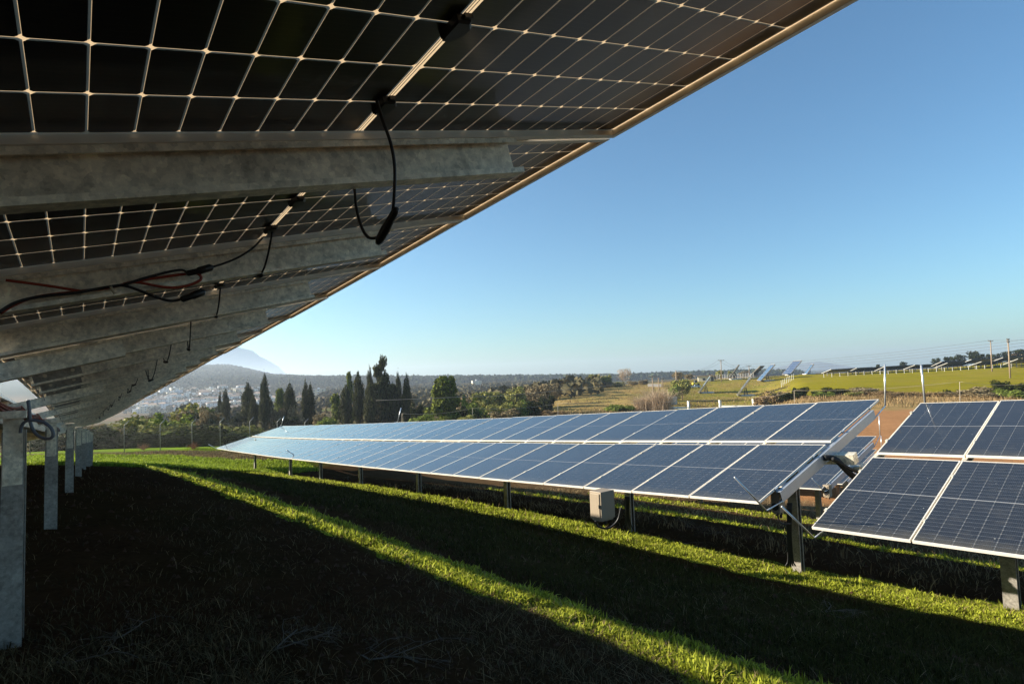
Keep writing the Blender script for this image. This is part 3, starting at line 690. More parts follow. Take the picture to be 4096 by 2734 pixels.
# weeds with shade put into their colour, and straw
n=150000; rng=R0(31); d=1/(1/1.2-(1/1.2-1/48)*rng.uniform(0,1,n)); a=rng.uniform(-.85,.95,n); x=d*np.tan(a); y=d; q=x*QH[0]+y*QH[1]; r=x*RH[0]+y*RH[1]
nz=_sin_noise(x,y,.9)+_sin_noise(x,y,2.7)*.6; k=(nz+rng.uniform(-1,1,n)>-.1)&(q<13)&(r<41); x=x[k];y=y[k];n=len(x)
P=np.stack([x,y,terrain(x,y)],1); s=np.clip(y/8,.8,3); V,T=blades(P,rng.uniform(.02,.07,n)*np.clip(s,1,1.6),rng.uniform(.004,.010,n)*s,rng,1.6); stuff('weeds',V,T,M_weed,'sparse weeds darkened in colour for the shaded soil','weeds')
n=42000; d=1/(1/1.2-(1/1.2-1/40)*rng.uniform(0,1,n)); a=rng.uniform(-.85,.95,n); x=d*np.tan(a); y=d; q=x*QH[0]+y*QH[1]; r=x*RH[0]+y*RH[1]; k=(r<41)&(_sin_noise(x,y,1.1)+rng.uniform(-1,1,n)>.1); x=x[k];y=y[k];q=q[k];n=len(x)
P=np.stack([x,y,terrain(x,y)],1); s=np.clip(y/7,.8,3); V,T=blades(P,rng.uniform(.02,.08,n),rng.uniform(.002,.005,n)*s,rng,3.2,curl=.3); stuff('straw',V,T,M_dry,'loose straw scattered over the bare soil','straw')
n=60000; r=1/((1/3.3)-(1/3.3-1/43)*rng.uniform(0,1,n))-3; q=rng.uniform(4.0,8.0,n); x=q*QH[0]+r*RH[0]; y=q*QH[1]+r*RH[1]; k=_sin_noise(x,y,1.6)+rng.uniform(-1,1,n)>-.6; x=x[k];y=y[k];n=len(x)
P=np.stack([x,y,terrain(x,y)],1); s=np.clip(y/8,.8,3); V,T=blades(P,rng.uniform(.03,.09,n)*np.clip(s,1,1.5),rng.uniform(.005,.012,n)*s,rng,1.4); stuff('weeds',V,T,M_shadegrass,'green weeds and thin grass, shade-darkened, between the two sunlit strips','weeds')
rng=R0(41); n=7000; d=1/(1/1.3-(1/1.3-1/30)*rng.uniform(0,1,n)); a=rng.uniform(-.85,.95,n); x=d*np.tan(a); y=d; z=terrain(x,y); sz=rng.uniform(.006,.028,n)*np.clip(d/4,1,2.5)
base=np.array([[1,0,0],[-.5,.87,0],[-.5,-.87,0],[.1,.1,.8]]); V=(base[None]*sz[:,None,None]*rng.uniform(.6,1.3,(n,4,3))+np.stack([x,y,z],1)[:,None,:]).reshape(-1,3); k4=np.arange(n)*4
stuff('clods',V,np.concatenate([np.stack([k4,k4+1,k4+3],1),np.stack([k4+1,k4+2,k4+3],1),np.stack([k4+2,k4,k4+3],1)]),simple('soil_clod',(.07,.04,.025),.95,0,.4,3.,0.),'small clods and stones on the bare soil','clods')
# straw tufts under the right hand tables
n=26000; q=rng.uniform(10.6,30,n); r=rng.uniform(1,24,n); x=q*QH[0]+r*RH[0]; y=q*QH[1]+r*RH[1]; k=_sin_noise(x,y,1.2)+rng.uniform(-1,1,n)>0; x=x[k];y=y[k]; n=len(x)
P=np.stack([x,y,terrain(x,y)],1); V,T=blades(P,rng.uniform(.06,.22,n),rng.uniform(.008,.02,n),rng,1.6); stuff('dry_grass',V,T,M_dry,'tufts of dry straw coloured grass under the rear tables','dry grass')

def branch_mesh(name, mat, seed, height, spread, levels=4, n0=6, thick=.05, droop=0., up=1., mult=3):
    rng=R0(seed); b=MB()
    def grow(p,d,L,r,lv):
        segs=3; pts=[p]; 
        for s in range(segs):
            d=d+rng.normal(0,.16,3)+np.array([0,0,.05*up-droop*.1]); d/=np.linalg.norm(d); p=p+d*L/segs; pts.append(p)
        b.tube(pts,[r*(1-.5*k/segs) for k in range(segs+1)],3 if lv else 5)
        if lv<levels:
            for k in range(mult+(lv==0)):
                j=rng.randint(1,segs+1); nd=d*.75+rng.normal(0,.55,3)*spread; nd/=np.linalg.norm(nd); grow(pts[j],nd,L*rng.uniform(.5,.8),r*.5,lv+1)
    for k in range(n0):
        a=rng.uniform(0,2*math.pi); d=np.array([math.cos(a)*spread*.8,math.sin(a)*spread*.8,up]); d/=np.linalg.norm(d)
        grow(np.array([0,0,0.]),d,height*rng.uniform(.35,.5),thick,0)
    return b.mesh(name,mat)
def dead_branch(px,d,yaw,s,label,seed):
    g,_=gp(px,d) if False else (None,None)
branch_list=[]

def crown_np(blobs, n, leaf, seed, upbias=0., flat=.0, shell=.62):
    rng=R0(seed); blobs=np.array(blobs,float); w=(blobs[:,3]*blobs[:,4]+blobs[:,4]*blobs[:,5]+blobs[:,3]*blobs[:,5]); w/=w.sum()
    bi=rng.choice(len(blobs),n,p=w); B=blobs[bi]; d=rng.normal(0,1,(n,3)); d/=np.linalg.norm(d,axis=1)[:,None]
    rad=shell+(1.06-shell)*rng.uniform(0,1,n)**.6; lump=1+.13*np.sin(d[:,0]*5+bi*1.7)*np.cos(d[:,1]*6+bi)+.10*np.sin(d[:,2]*9+bi*2.1)
    P=B[:,:3]+d*B[:,3:6]*(rad*lump)[:,None]
    nrm=d*.7+rng.normal(0,.6,(n,3)); nrm[:,2]+=flat; nrm/=np.linalg.norm(nrm,axis=1)[:,None]
    t=np.cross(nrm,rng.normal(0,1,(n,3))); t[:,2]+=upbias; t-=nrm*np.sum(t*nrm,1)[:,None]; t/=np.linalg.norm(t,axis=1)[:,None]; u=np.cross(nrm,t)
    s=leaf*rng.uniform(.5,1.3,n)[:,None]; asp=rng.uniform(.4,.8,n)[:,None]
    V=np.stack([P-t*s*.5-u*s*asp*.35,P-t*s*.1+u*s*asp*.6,P+t*s*.6+u*s*asp*.1,P+t*s*.1-u*s*asp*.5],1).reshape(-1,3)
    k=np.arange(n)*4; return V,np.stack([k,k+1,k+2,k+3],1)
M_cyp=foliage('cypress_leaf',(.012,.014,.006),(.085,.088,.028),.08,.8,.7)
M_pine=foliage('pine_leaf',(.022,.032,.008),(.23,.26,.040),.15,.7,.25)
M_olive=foliage('olive_leaf',(.07,.075,.02),(.40,.38,.11),.15,.7,.3)
M_dark=foliage('dark_leaf_with_shade',(.008,.011,.004),(.045,.055,.014),.1,.8,.3)  # dark foliage; shade on the fence hedge is put into this colour
M_brown=foliage('winter_scrub',(.10,.075,.04),(.34,.27,.15),.15,.8,.3)
M_green=foliage('bush_leaf',(.06,.085,.014),(.28,.33,.065),.2,.7,.4)
M_tan=foliage('dry_scrub',(.12,.075,.035),(.36,.25,.125),.15,.8,.4)
M_trunk=simple('bark',(.11,.075,.05),.9,0,.35,8,bstr=.4)
M_wood=foliage('far_wood_leaf',(.016,.024,.012),(.055,.070,.034),.05,.8,.05)
PROTO={}
def proto(key,kind,seed,mat,n=900,leaf=.09):
    """unit height crown (z 0..1), unit-ish radius .5"""
    rng=R0(seed)
    if kind=='cypress':
        bl=[]; 
        for k in range(15):
            t=k/14.; w=.5*min(1,(.45+t*3.))*(1 if t<.55 else max(.10,1-((t-.55)/.45)**1.7*.93))*rng.uniform(.88,1.08)
            bl.append((rng.uniform(-.06,.06),rng.uniform(-.06,.06),.06+t*.9,w*.86,w*.86,.07))
        V,F=crown_np(bl,n,leaf,seed,upbias=2.2,shell=.55)
    elif kind=='round':
        bl=[(0,0,.55,.34,.34,.33)]+[(rng.uniform(-.3,.3),rng.uniform(-.3,.3),rng.uniform(.35,.85),rng.uniform(.12,.24),rng.uniform(.12,.24),rng.uniform(.1,.18)) for _ in range(9)]
        V,F=crown_np(bl,n,leaf,seed,shell=.6)
    elif kind=='bush':
        bl=[(0,0,.35,.45,.45,.33)]+[(rng.uniform(-.4,.4),rng.uniform(-.4,.4),rng.uniform(.2,.75),rng.uniform(.12,.26),rng.uniform(.12,.26),rng.uniform(.12,.25)) for _ in range(11)]
        V,F=crown_np(bl,n,leaf,seed,shell=.6)
    elif kind=='pine':
        bl=[(rng.uniform(-.3,.3)*(1.1-t),rng.uniform(-.3,.3)*(1.1-t),.15+.8*t,.34*(1.15-t)*rng.uniform(.6,1.1),.34*(1.15-t)*rng.uniform(.6,1.1),.10) for t in np.linspace(0,1,22)]
        V,F=crown_np(bl,n,leaf,seed,flat=.4,shell=.5)
    elif kind=='tall':
        bl=[(0,0,.45,.20,.20,.30)]+[(rng.uniform(-.40,.40)*(1.12-z),rng.uniform(-.40,.40)*(1.12-z),z,rng.uniform(.09,.19),rng.uniform(.09,.19),rng.uniform(.05,.10)) for z in np.concatenate([np.linspace(.08,.93,18),rng.uniform(.3,.97,8)])]
        V,F=crown_np(bl,n,leaf,seed,flat=.5,shell=.5)
    elif kind=='conifer':
        bl=[]
        for k in range(26):
            t=k/25.; w=(.42*(1-t)**.6+.16)*rng.uniform(.55,1.2); a=rng.uniform(0,6.28); bl.append((math.cos(a)*w*.5,math.sin(a)*w*.5,.08+.88*t,w*.62,w*.62*.7,.05+.03*rng.rand()))
        V,F=crown_np(bl,n,leaf,seed,flat=.3,upbias=.6,shell=.45)
    V[:,2]=np.clip(V[:,2],.01,None)
    PROTO[key]=npmesh('crown_'+key,V,F,mat)
M_bare=simple('bare_twigs',(.36,.25,.16),.9,0,.3,5)
for k in range(4): proto('cyp%d'%k,'cypress',k+1,M_cyp,5200,.055)
for k in range(3):
    proto('olive%d'%k,'round',k+10,M_olive,2600,.075); proto('pine%d'%k,'pine',k+20,M_pine,5200,.075)
    proto('bushg%d'%k,'bush',k+30,M_green,2400,.085); proto('bushb%d'%k,'bush',k+40,M_brown,2400,.085); proto('busho%d'%k,'bush',k+50,M_olive,2600,.08); proto('bushd%d'%k,'bush',k+60,M_dark,3000,.08); proto('busht%d'%k,'bush',k+70,M_tan,2400,.085)
    proto('rpine%d'%k,'round',k+80,M_dark,900,.10); proto('brn%d'%k,'round',k+90,M_brown,2400,.06)
proto('bigpine0','tall',301,M_pine,8000,.055); proto('bigpine1','tall',302,M_pine,8000,.055)
proto('conifer','conifer',5,M_cyp,9000,.05)
ME_trunk=None
b=MB(); b.tube([(0,0,-.1),(.02,0,.3),(0,.03,.62),(.02,0,.8)],[.035,.028,.018,.008],7)
for k in range(5): b.tube([(0,.0,.3+.08*k),(.12*math.cos(k*2.4),.12*math.sin(k*2.4),.42+.09*k)],[.016,.006],5)
ME_trunk=b.mesh('trunk',M_trunk,True)
def plant(name,key,px,ytop,d,wpx,label,cat,group=None,trunk=True,ysquash=1.,zoff=0.,seed=0):
    g,yb=gp(px,d); yt=ytop; top=at(px,yt,d)
    h=max(.4,top[2]-g[2]); w=wpx*d/FPX
    root=empty(name,(g[0],g[1],g[2]-.05*h+zoff),label,cat,group,rnd.uniform(0,6.28))
    c=link(bpy.data.objects.new('crown' if trunk else 'foliage',PROTO[key]),root); c.scale=(w,w*ysquash,h*1.05)
    if trunk:
        t=link(bpy.data.objects.new('trunk',ME_trunk),root); ws=min(w,h*.8); t.scale=(max(ws,.25*h),max(ws,.25*h),h*1.0)
    return root
Z5=lambda u,v:(800+u*K,1350+v*K); Z6=lambda u,v:(1600+u*K,1350+v*K); Z1=lambda u,v:(2400+u*K,1300+v*K); Z2=lambda u,v:(3196+u*K,1300+v*K); Z4=lambda u,v:(0+u*K,1400+v*K)
# cypresses   (u, vtop, d, width in zoom px, proto, label)
for u,v,d,w,k,lab in [
 (208,548,132,42,1,'slim cypress, leftmost of all, touching a taller one on its right'),
 (268,515,130,78,0,'tapered cypress with a blunt tip, second from the left'),
 (503,445,124,120,2,'broad based dark cypress with a ragged pointed top left of the tallest column'),
 (560,590,121,95,3,'short bushy cypress leaning on the right side of a pointed one'),
 (676,355,118,98,1,'tallest thick columnar cypress of the left group'),
 (738,610,120,52,0,'small cypress tucked against the right side of the thick column'),
 (938,452,122,112,2,'wide dark cypress in front of the pale green pine'),
 (1103,420,124,66,0,'narrow cypress with a sharp tip standing apart in the middle'),
 (1158,465,126,86,3,'greyish brown cypress to the right of the narrow sharp one'),
 (1528,470,128,110,1,'dark cypress beside the pale pine at the left of the big clump'),
 (1660,325,126,104,2,'olive green cypress with a double tip in the big clump'),
 (1782,280,124,78,0,'very slender tall cypress left of the crooked conifer'),
 (2080,338,128,66,1,'slim tall cypress just right of the crooked conifer'),
 (2165,365,122,90,0,'rightmost cypress of the big clump, tapering to a point'),
 (1785,450,121,120,3,'lower dense cypress at the foot of the slender tall one'),
 (2015,470,123,130,2,'dense dark cypress filling the gap right of the conifer')]:
    X,Y=Z5(u,v); plant('cypress_tree','cyp%d'%k,X,Y,d,w*K*1.32,lab,'cypress','cypresses beyond the fence')
X,Y=Z5(1920,185); plant('conifer_tree','conifer',X,Y,123,300*K,'tallest crooked conifer with layered ragged branches in the cypress clump','conifer')
X,Y=Z5(385,780); plant('shrub','bushd0',X,Y,118,95*K,'small round dark shrub between two cypress pairs','shrub',trunk=False)
for u,v,d,w,k,lab in [(830,530,138,190,0,'pale green pine behind the wide dark cypress'),(1425,590,134,210,1,'light green pine with feathery boughs left of the clump'),(1560,355,137,120,2,'tall greyish green pine behind the left cypress of the clump')]:
    X,Y=Z5(u,v); plant('pine_tree','bigpine%d'%(k%2),X,Y,d,w*K*1.1,lab,'pine')
X,Y=Z6(440,405); plant('pine_tree','bigpine0',X,Y,112,440*K,'big bushy green pine right of the cypress clump','pine')
X,Y=Z6(545,400); plant('pine_tree','bigpine1',X,Y+3,113,240*K,'narrower pine crown merging with the big bushy pine','pine')
X,Y=Z5(2265,650); plant('shrub','bushd1',X,Y,116,130*K,'dark rounded shrub at the right foot of the cypress clump','shrub')
# scrub and bushes beyond the left fence
i=0
for u,v,d,w,key,lab in [
 (1300,650,72,330,'busho0','grey green bush right behind the first fence post'),(1520,635,82,250,'bushb1','orange brown bush behind the first fence posts'),
 (1720,640,68,300,'bushg0','bright green bush between the first two fence posts'),(1950,520,84,330,'busho1','tall olive bush crowned with green, below the town'),
 (2110,600,82,280,'bushb0','brownish leafless bush right of the tall olive bush'),(1600,830,62,420,'bushg1','low green hedge top along the fence'),
 (1100,760,66,300,'bushb2','sandy brown scrub where the table edge meets the fence'),(1850,720,66,330,'busho2','mottled green brown bush near the third post'),
 (2080,770,64,420,'bushd2','hedge with shade-darkened leaves behind the third fence post'),(2240,690,74,200,'bushb0','reddish brown scrub at the foot of the first cypresses'),
 (1180,830,60,420,'bushd0','hedge with shade-darkened leaves behind the first fence post'),(1500,880,59,460,'bushd1','long dark hedge behind the wire fence'),(1850,880,59,460,'bushd2','dark hedge behind the second and third posts'),(2350,880,60,520,'bushd0','dark hedge left of the middle table tip'),(950,800,60,300,'bushd1','dark hedge end beside the last post of the near table'),(1350,850,57,380,'bushd2','dark hedge left of the first fence post in the open'),(1650,880,57,380,'bushd0','dark hedge between the first and second open fence posts'),(2000,850,57,380,'bushd1','dark hedge near the third open fence post'),(2180,870,57,380,'bushd2','dark hedge left of the fourth fence post'),(700,820,58,420,'bushd0','dark hedge glimpsed between the left posts'),(980,780,64,300,'busho1','olive bush right behind the farthest post of the near table'),(850,760,70,300,'bushb1','brown scrub just right of the row of steel posts')]:
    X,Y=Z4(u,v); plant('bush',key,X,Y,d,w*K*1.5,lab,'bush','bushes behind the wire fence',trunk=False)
for u,v,d,w,key,lab in [(60,690,74,160,'bushb0','brown bush left of the first cypresses'),(350,890,64,300,'busho0','olive grey hedge left of the far table corner'),(520,900,66,240,'busho1','olive bush behind the bent fence post by the table corner'),(230,900,63,180,'busho2','olive hedge behind the fourth fence post'),
 (120,910,60,240,'bushd1','dark hedge beneath the cypress pair'),(900,800,100,220,'bushd2','dark undergrowth at the foot of the wide cypress'),(1250,760,112,130,'bushb1','leafless brown shrub between cypress groups'),(1000,700,118,150,'bushb2','grey brown undergrowth right of the wide cypress'),(1320,820,108,200,'bushg2','green undergrowth below the light pine'),(780,700,120,160,'bushb0','brownish shrub behind the thick column cypress')]:
    X,Y=Z5(u,v); plant('bush',key,X,Y,d,w*K*1.1,lab,'bush','bushes around the cypresses',trunk=False)
# bushes and trees on the slope right of the big pine
for u,v,d,w,key,lab,nm in [
 (230,680,118,160,'busho1','olive bush behind the big pine','bush'),(250,790,104,240,'bushg2','leafy green thicket under the big pine','bush'),
 (700,590,120,140,'bushg0','bright bush right of the big pine','bush'),(800,640,118,200,'bushg1','green bush in the thicket','bush'),(880,540,150,220,'olive0','green tree top rising from the thicket','tree'),
 (1000,545,156,180,'olive1','olive tree behind the thicket','tree'),(1200,500,165,260,'olive2','broad grey green tree on the slope','tree'),(1110,640,128,170,'bushd0','dark bush in the middle of the thicket','bush'),
 (1030,660,124,220,'busho0','mottled bush by the wire fence post','bush'),(1160,650,126,150,'busho2','yellow green bush near the slope','bush'),(1260,640,128,170,'bushg0','low green bush below the broad tree','bush'),(1380,640,130,170,'bushd1','dark green bush at the foot of the grassy hill','bush'),
 (1440,465,172,340,'brn0','large brown winter tree on the slope','tree'),(1600,465,185,200,'brn1','brown tree beside the large winter tree','tree'),(1540,580,150,110,'bushd2','round dark bush at the edge of the grassy hill','bush'),
 (820,760,106,160,'bushd1','shaded bush behind the thin fence post','bush'),(720,790,104,200,'busho1','olive scrub at the near side of the thicket','bush'),(930,760,106,150,'bushg2','green scrub beside the reddish shrub','bush'),(1090,730,104,210,'bushb0','reddish brown bare shrub at the end of the thicket','bush'),
 (740,560,158,200,'bushb1','brown tree behind the thicket','bush'),(1690,430,262,130,'olive0','dark round tree on the hill crest','tree'),(1820,450,266,110,'olive1','small round tree on the hill crest','tree'),(1930,460,268,140,'bushb2','brown scrub on the hill crest','bush'),
 (2045,375,270,150,'olive2','largest round tree on the hill crest','tree'),(2150,390,272,110,'olive0','brownish round tree right of the largest','tree'),(2270,455,276,90,'busho1','low green shrub on the crest','bush'),(2160,455,268,100,'bushb0','brown shrub beneath the crest trees','bush'),
 (1530,750,140,160,'busht0','straw coloured scrub at the foot of the hill','bush'),(1690,760,140,110,'busht1','low dry scrub near the thin pole','bush'),(2240,690,152,190,'bushg1','green bush on the dry hillside above the table edge','bush'),(640,700,116,120,'bushd0','dark bush touching the big pine','bush')]:
    X,Y=Z6(u,v); plant('bush' if nm=='bush' else 'round_tree',key,X,Y,d,w*K*1.3,lab,nm,'trees and bushes on the slope',trunk=(nm=='tree'))
for u,v,d,w,key,lab,nm in [
 (0,520,272,90,'olive1','tree at the left end of the crest clump','tree'),(62,515,274,110,'olive2','dark round tree left of the bare tree','tree'),(340,575,285,100,'bushb0','brown shrub right of the bare tree','bush'),(450,560,290,110,'bushb1','brown shrub above the track','bush'),(190,590,278,110,'busho0','low shrub at the foot of the bare tree','bush'),
 (860,545,200,220,'olive0','green tree behind the leaning utility pole','tree'),(770,590,196,130,'bushg1','lighter green bush left of that tree','bush'),(1250,468,310,100,'olive1','round tree behind the middle utility pole','tree'),(1370,475,312,90,'olive2','round tree behind the farthest left tracker','tree'),(1500,475,315,110,'brn0','bare brown tree between the utility poles','tree'),
 (820,480,300,150,'brn1','brown winter tree behind the leaning pole','tree'),(930,500,305,120,'brn2','brown tree left of the shed','tree'),(1180,510,310,90,'bushb2','scrub behind the shed','bush'),
 (160,820,150,150,'bushg0','green bush above the table edge','bush'),(310,830,150,120,'bushg2','smaller green bush above the table edge','bush'),
 (1760,680,135,180,'busht2','dry brown shrub where the road bends','bush'),(1870,665,136,150,'bushb1','brown shrub left of the dark hedge','bush'),(1960,690,134,160,'bushd1','dark shrub by the wire fence post','bush'),(2090,630,136,130,'bushd2','taller dark shrub in the hedge row','bush'),(2060,700,133,150,'bushd0','dark shrub right of the fence post','bush'),(2180,730,130,120,'busht0','dry shrub in the hedge row','bush'),(2290,670,134,120,'bushg1','green shrub at the edge of the green field','bush'),(1690,740,132,180,'busht1','straw coloured scrub by the white post','bush')]:
    X,Y=Z1(u,v); plant('bush' if nm=='bush' else 'round_tree',key,X,Y,d,w*K*1.1,lab,nm,'trees and bushes of the middle hill',trunk=(nm=='tree'))
for u,v,d,w,key,lab,nm in [
 (20,650,134,110,'bushd1','dark shrub at the left of the field hedge','bush'),(280,690,128,230,'bushg0','bright green spreading shrub in the field hedge','bush'),(350,640,134,200,'bushd0','dark green shrub behind the bright one','bush'),(410,660,131,160,'bushd2','dark green shrub in the middle of the hedge','bush'),(560,690,127,150,'busho0','olive shrub in the hedge','bush'),
 (690,635,132,280,'bushb1','large brown bare shrub in the field hedge','bush'),(820,670,128,200,'busht2','pale dry shrub beside the big brown one','bush'),(960,700,120,200,'busht0','pale reed like scrub behind the left rod','bush'),(1090,690,122,180,'busht1','pale scrub between the two rods','bush'),(1220,690,122,180,'busht2','pale scrub behind the right rod','bush'),(1400,700,121,180,'busht0','dry scrub right of the right rod','bush'),(1550,665,124,60,'bushd0','tiny dark shrub on the field edge','bush'),
 (1640,690,119,260,'bushb0','brown bramble mound by the fence post','bush'),(1820,640,118,330,'bushb2','wide brown bramble mound','bush'),(1990,690,114,260,'bushb1','brown bramble right of the wide mound','bush'),(2120,555,121,190,'bushd1','dark green tree like shrub near the leaning pole','bush'),(2100,640,116,220,'bushg1','green shrub beneath the leaning pole','bush'),(2290,590,117,220,'bushd2','dark green shrub at the right edge','bush'),(2240,670,112,260,'bushg2','green shrub in front of the right edge shrubs','bush'),(2400,580,116,200,'bushd0','shrub just at the frame edge','bush'),
 (830,400,330,50,'rpine0','lone small pine on the skyline','tree'),(1100,380,330,80,'rpine1','skyline pine pair by the array','tree'),(1440,335,345,90,'rpine2','left pine of the skyline group','tree'),(1570,318,345,140,'rpine0','wide pine of the skyline group','tree'),(1700,305,345,120,'rpine1','skyline pine with a flat crown','tree'),(1850,260,345,150,'rpine2','tallest pine on the skyline','tree'),(1920,290,348,70,'rpine0','small pine beside the tallest one','tree'),(1975,300,350,80,'rpine1','skyline pine left of the utility pole','tree'),(2070,290,350,90,'rpine2','skyline pine between the two utility poles','tree'),(2180,260,350,120,'rpine0','skyline pine behind the far right pole','tree'),(2300,250,350,150,'rpine1','large pine at the right end of the skyline','tree'),(2400,235,350,120,'rpine2','pine cut by the right edge of the picture','tree')]:
    X,Y=Z2(u,v); plant('bush' if nm=='bush' else 'pine_tree',key,X,Y,d,w*K*1.1,lab,nm if nm=='bush' else 'pine','trees and bushes around the green field',trunk=(nm=='tree'))
# bare tree on the crest and big leafless shrub by the white wall
def bare(px,ytop,d,label,seed,n0,spread,thick,levels,name='bare_tree',cat='bare tree',up=1.,mat=None,mult=3,):
    g,_=gp(px,d); top=at(px,ytop,d); h=top[2]-g[2]
    me=branch_mesh('branches',mat or M_bare,seed,h,spread,levels,n0,thick,0,up,mult)
    zs=max(v.co.z for v in me.vertices)
    root=empty(name,g,label,cat); o=link(bpy.data.objects.new('branches',me),root); o.scale=(h/zs,)*3; return root
M_bareleaf=foliage('bare_twig_cloud',(.28,.20,.13),(.62,.48,.34),.1,.9,.3)
proto('twigs','round',200,M_bareleaf,2600,.030)
X,Y=Z1(262,430); o_=bare(X,Y,276,'tall bare tree with fine branches standing alone on the hill crest',3,1,.75,.30,5,up=1.3,mult=3)
g_,_=gp(X,276); h_=at(X,Y,276)[2]-g_[2]; c_=link(bpy.data.objects.new('twigs',PROTO['twigs']),o_); c_.scale=(h_*.8,h_*.8,h_*.98)
def fan_shrub(px,ytop,d,wpx,n,label,seed):
    rng=R0(seed); g,_=gp(px,d); h=at(px,ytop,d)[2]-g[2]; w=wpx*d/FPX; P=rng.normal(0,1,(n,3))*np.array([w*.11,w*.11,0]); P[:,2]=-.2
    hh=h*rng.uniform(.45,1.15,n); V,T=blades(P,hh,rng.uniform(.03,.075,n),rng,w/h*.62,curl=.25)
    root=empty('bare_shrub',g,label,'bare shrub'); link(bpy.data.objects.new('twigs',npmesh('twigs',V,T,M_bareleaf)),root)
X,Y=Z1(630,650); fan_shrub(X,Y,150,470*K,1700,'large leafless reddish shrub fanning out before the white wall',8)
X,Y=Z1(450,720); fan_shrub(X,Y,152,320*K,1100,'left part of the leafless thicket on the dry slope',9)
X,Y=Z5(1270,730); bare(X,Y,115,'small bare tree between the cypress groups',12,5,.9,.06,4,mult=3)
for (u,v,d,l,s) in ((1500,925,49,'reddish dry weed bush by the first fence post',31),(2010,940,49,'reddish dry weed bush at the third fence post',32)):
    X,Y=Z4(u,v); bare(X,Y,d,l,s,14,1.3,.015,3,'dry_weed','dry weed',mat=simple('red_weed%d'%s,(.28,.12,.06),.9))
# dead branches on the ground under the tables
M_dead=simple('dead_branch',(.085,.065,.045),.85,0,.3,15)
for k,(px,py,q,s) in enumerate([(2760,2110,11.2,1.5),(2880,2130,11.4,1.2),(2740,2175,10.7,1.),(1100,2610,1.9,.7),(1480,2650,1.5,.7),(480,2560,.5,.7),(3300,2450,8.2,.8),(300,2660,.0,.6)]):
    d=ray(px,py); t=.5
    while t<60 and (d*t)[2]>tz((d*t)[0],(d*t)[1]): t+=.05
    P=d*t; me=branch_mesh('dead_branch',M_dead,60+k,s,1.5,3,3,.008,1.2,.25,3)
    o=link(bpy.data.objects.new('dead_branch',me)); o.location=(P[0],P[1],P[2]+.02); o.scale=(1,1,.45)
    tag(o,['grey forked dead branch under the right end of the middle table','second dead branch lying against the forked one','small dead branch just behind the wide grass strip','thin twig cluster on dark soil below the near grass strip','twig cluster at the bottom middle of the shaded ground','dead twig near the bottom left posts','dead branch below the right hand table','broken twig in the bottom left corner'][k],'dead branch','dead branches on the soil')

# far woods: many tree clumps on the ridge
def woods(name,label,n,seed,cmin,cmax,dmin,dmax,hmin,hmax,mat,nl=16,dens=None):
    rng=R0(seed); col=rng.uniform(cmin,cmax,n*3); d=dmin+(dmax-dmin)*rng.uniform(0,1,n*3)**.8
    x=(col-CX)/FPX*d; y=d
    nz=_sin_noise(x,y,.02)+_sin_noise(x+50,y,.05)*.5
    k=np.ones(len(x),bool) if dens is None else (nz+rng.uniform(-1,1,len(x))>dens)
    x=x[k][:n];y=y[k][:n]; n=len(x); z=terrain(x,y); h=rng.uniform(hmin,hmax,n)
    r=h*rng.uniform(.28,.45,n)
    V=np.repeat(np.stack([x,y,z],1),nl,0); d3=rng.normal(0,1,(n*nl,3)); d3/=np.linalg.norm(d3,axis=1)[:,None]
    hh=np.repeat(h,nl); rr=np.repeat(r,nl); P=V+np.stack([d3[:,0]*rr,d3[:,1]*rr,hh*.58+d3[:,2]*hh*.42],1)
    s=(rr*rng.uniform(.45,.9,n*nl))[:,None]; t=rng.normal(0,1,(n*nl,3)); t/=np.linalg.norm(t,axis=1)[:,None]; u=np.cross(d3+rng.normal(0,.3,d3.shape),t); u/=np.linalg.norm(u,axis=1)[:,None]
    VV=np.stack([P-t*s,P+u*s,P+t*s,P-u*s],1).reshape(-1,3); q=np.arange(n*nl)*4
    return stuff(name,VV,np.stack([q,q+1,q+2,q+3],1),mat,label,'woodland')
woods('woodland','dense pine woods along the far ridge',9000,1,250,3200,1200,1700,6,15,M_wood,16)
woods('woodland','hazy wooded hill rising behind the town',5000,2,300,1250,1500,2250,8,14,M_wood,12)
M_wood2=foliage('valley_scrub_leaf',(.045,.042,.022),(.15,.125,.065),.05,.8,.05)
woods('scrubland','olive groves and scrub in the valley between the fence and the ridge',3800,3,600,2400,190,1150,2.5,6.5,M_wood2,18,.35)
woods('scrubland','trees standing among the houses of the town',900,4,480,1250,770,1130,4,9,M_wood2,14)
rng=R0(6); n=20000; cl=rng.uniform(2740,4300,n); y=rng.uniform(93,130,n); x=(cl-CX)/FPX*y; k=_sin_noise(x,y,.3)+rng.uniform(-1,1,n)>-.2; x=x[k];y=y[k];n=len(x); P=np.stack([x,y,terrain(x,y)],1); V,T=blades(P,rng.uniform(.25,1.1,n),rng.uniform(.04,.10,n),rng,.8); stuff('reeds',V,T,M_tan,'tall dry reed like grass along the field hedge','reeds')
rng=R0(8); n=26000; cl=rng.uniform(2000,3150,n); y=rng.uniform(125,300,n); x=(cl-CX)/FPX*y; k=_sin_noise(x,y,.12)+rng.uniform(-1,1,n)>.0; x=x[k];y=y[k];n=len(x); P=np.stack([x,y,terrain(x,y)],1); V,T=blades(P,rng.uniform(.15,.6,n),rng.uniform(.08,.2,n),rng,.8); stuff('dry_grass',V,T,M_tan,'dry grass tufts on the hill slopes','dry grass')

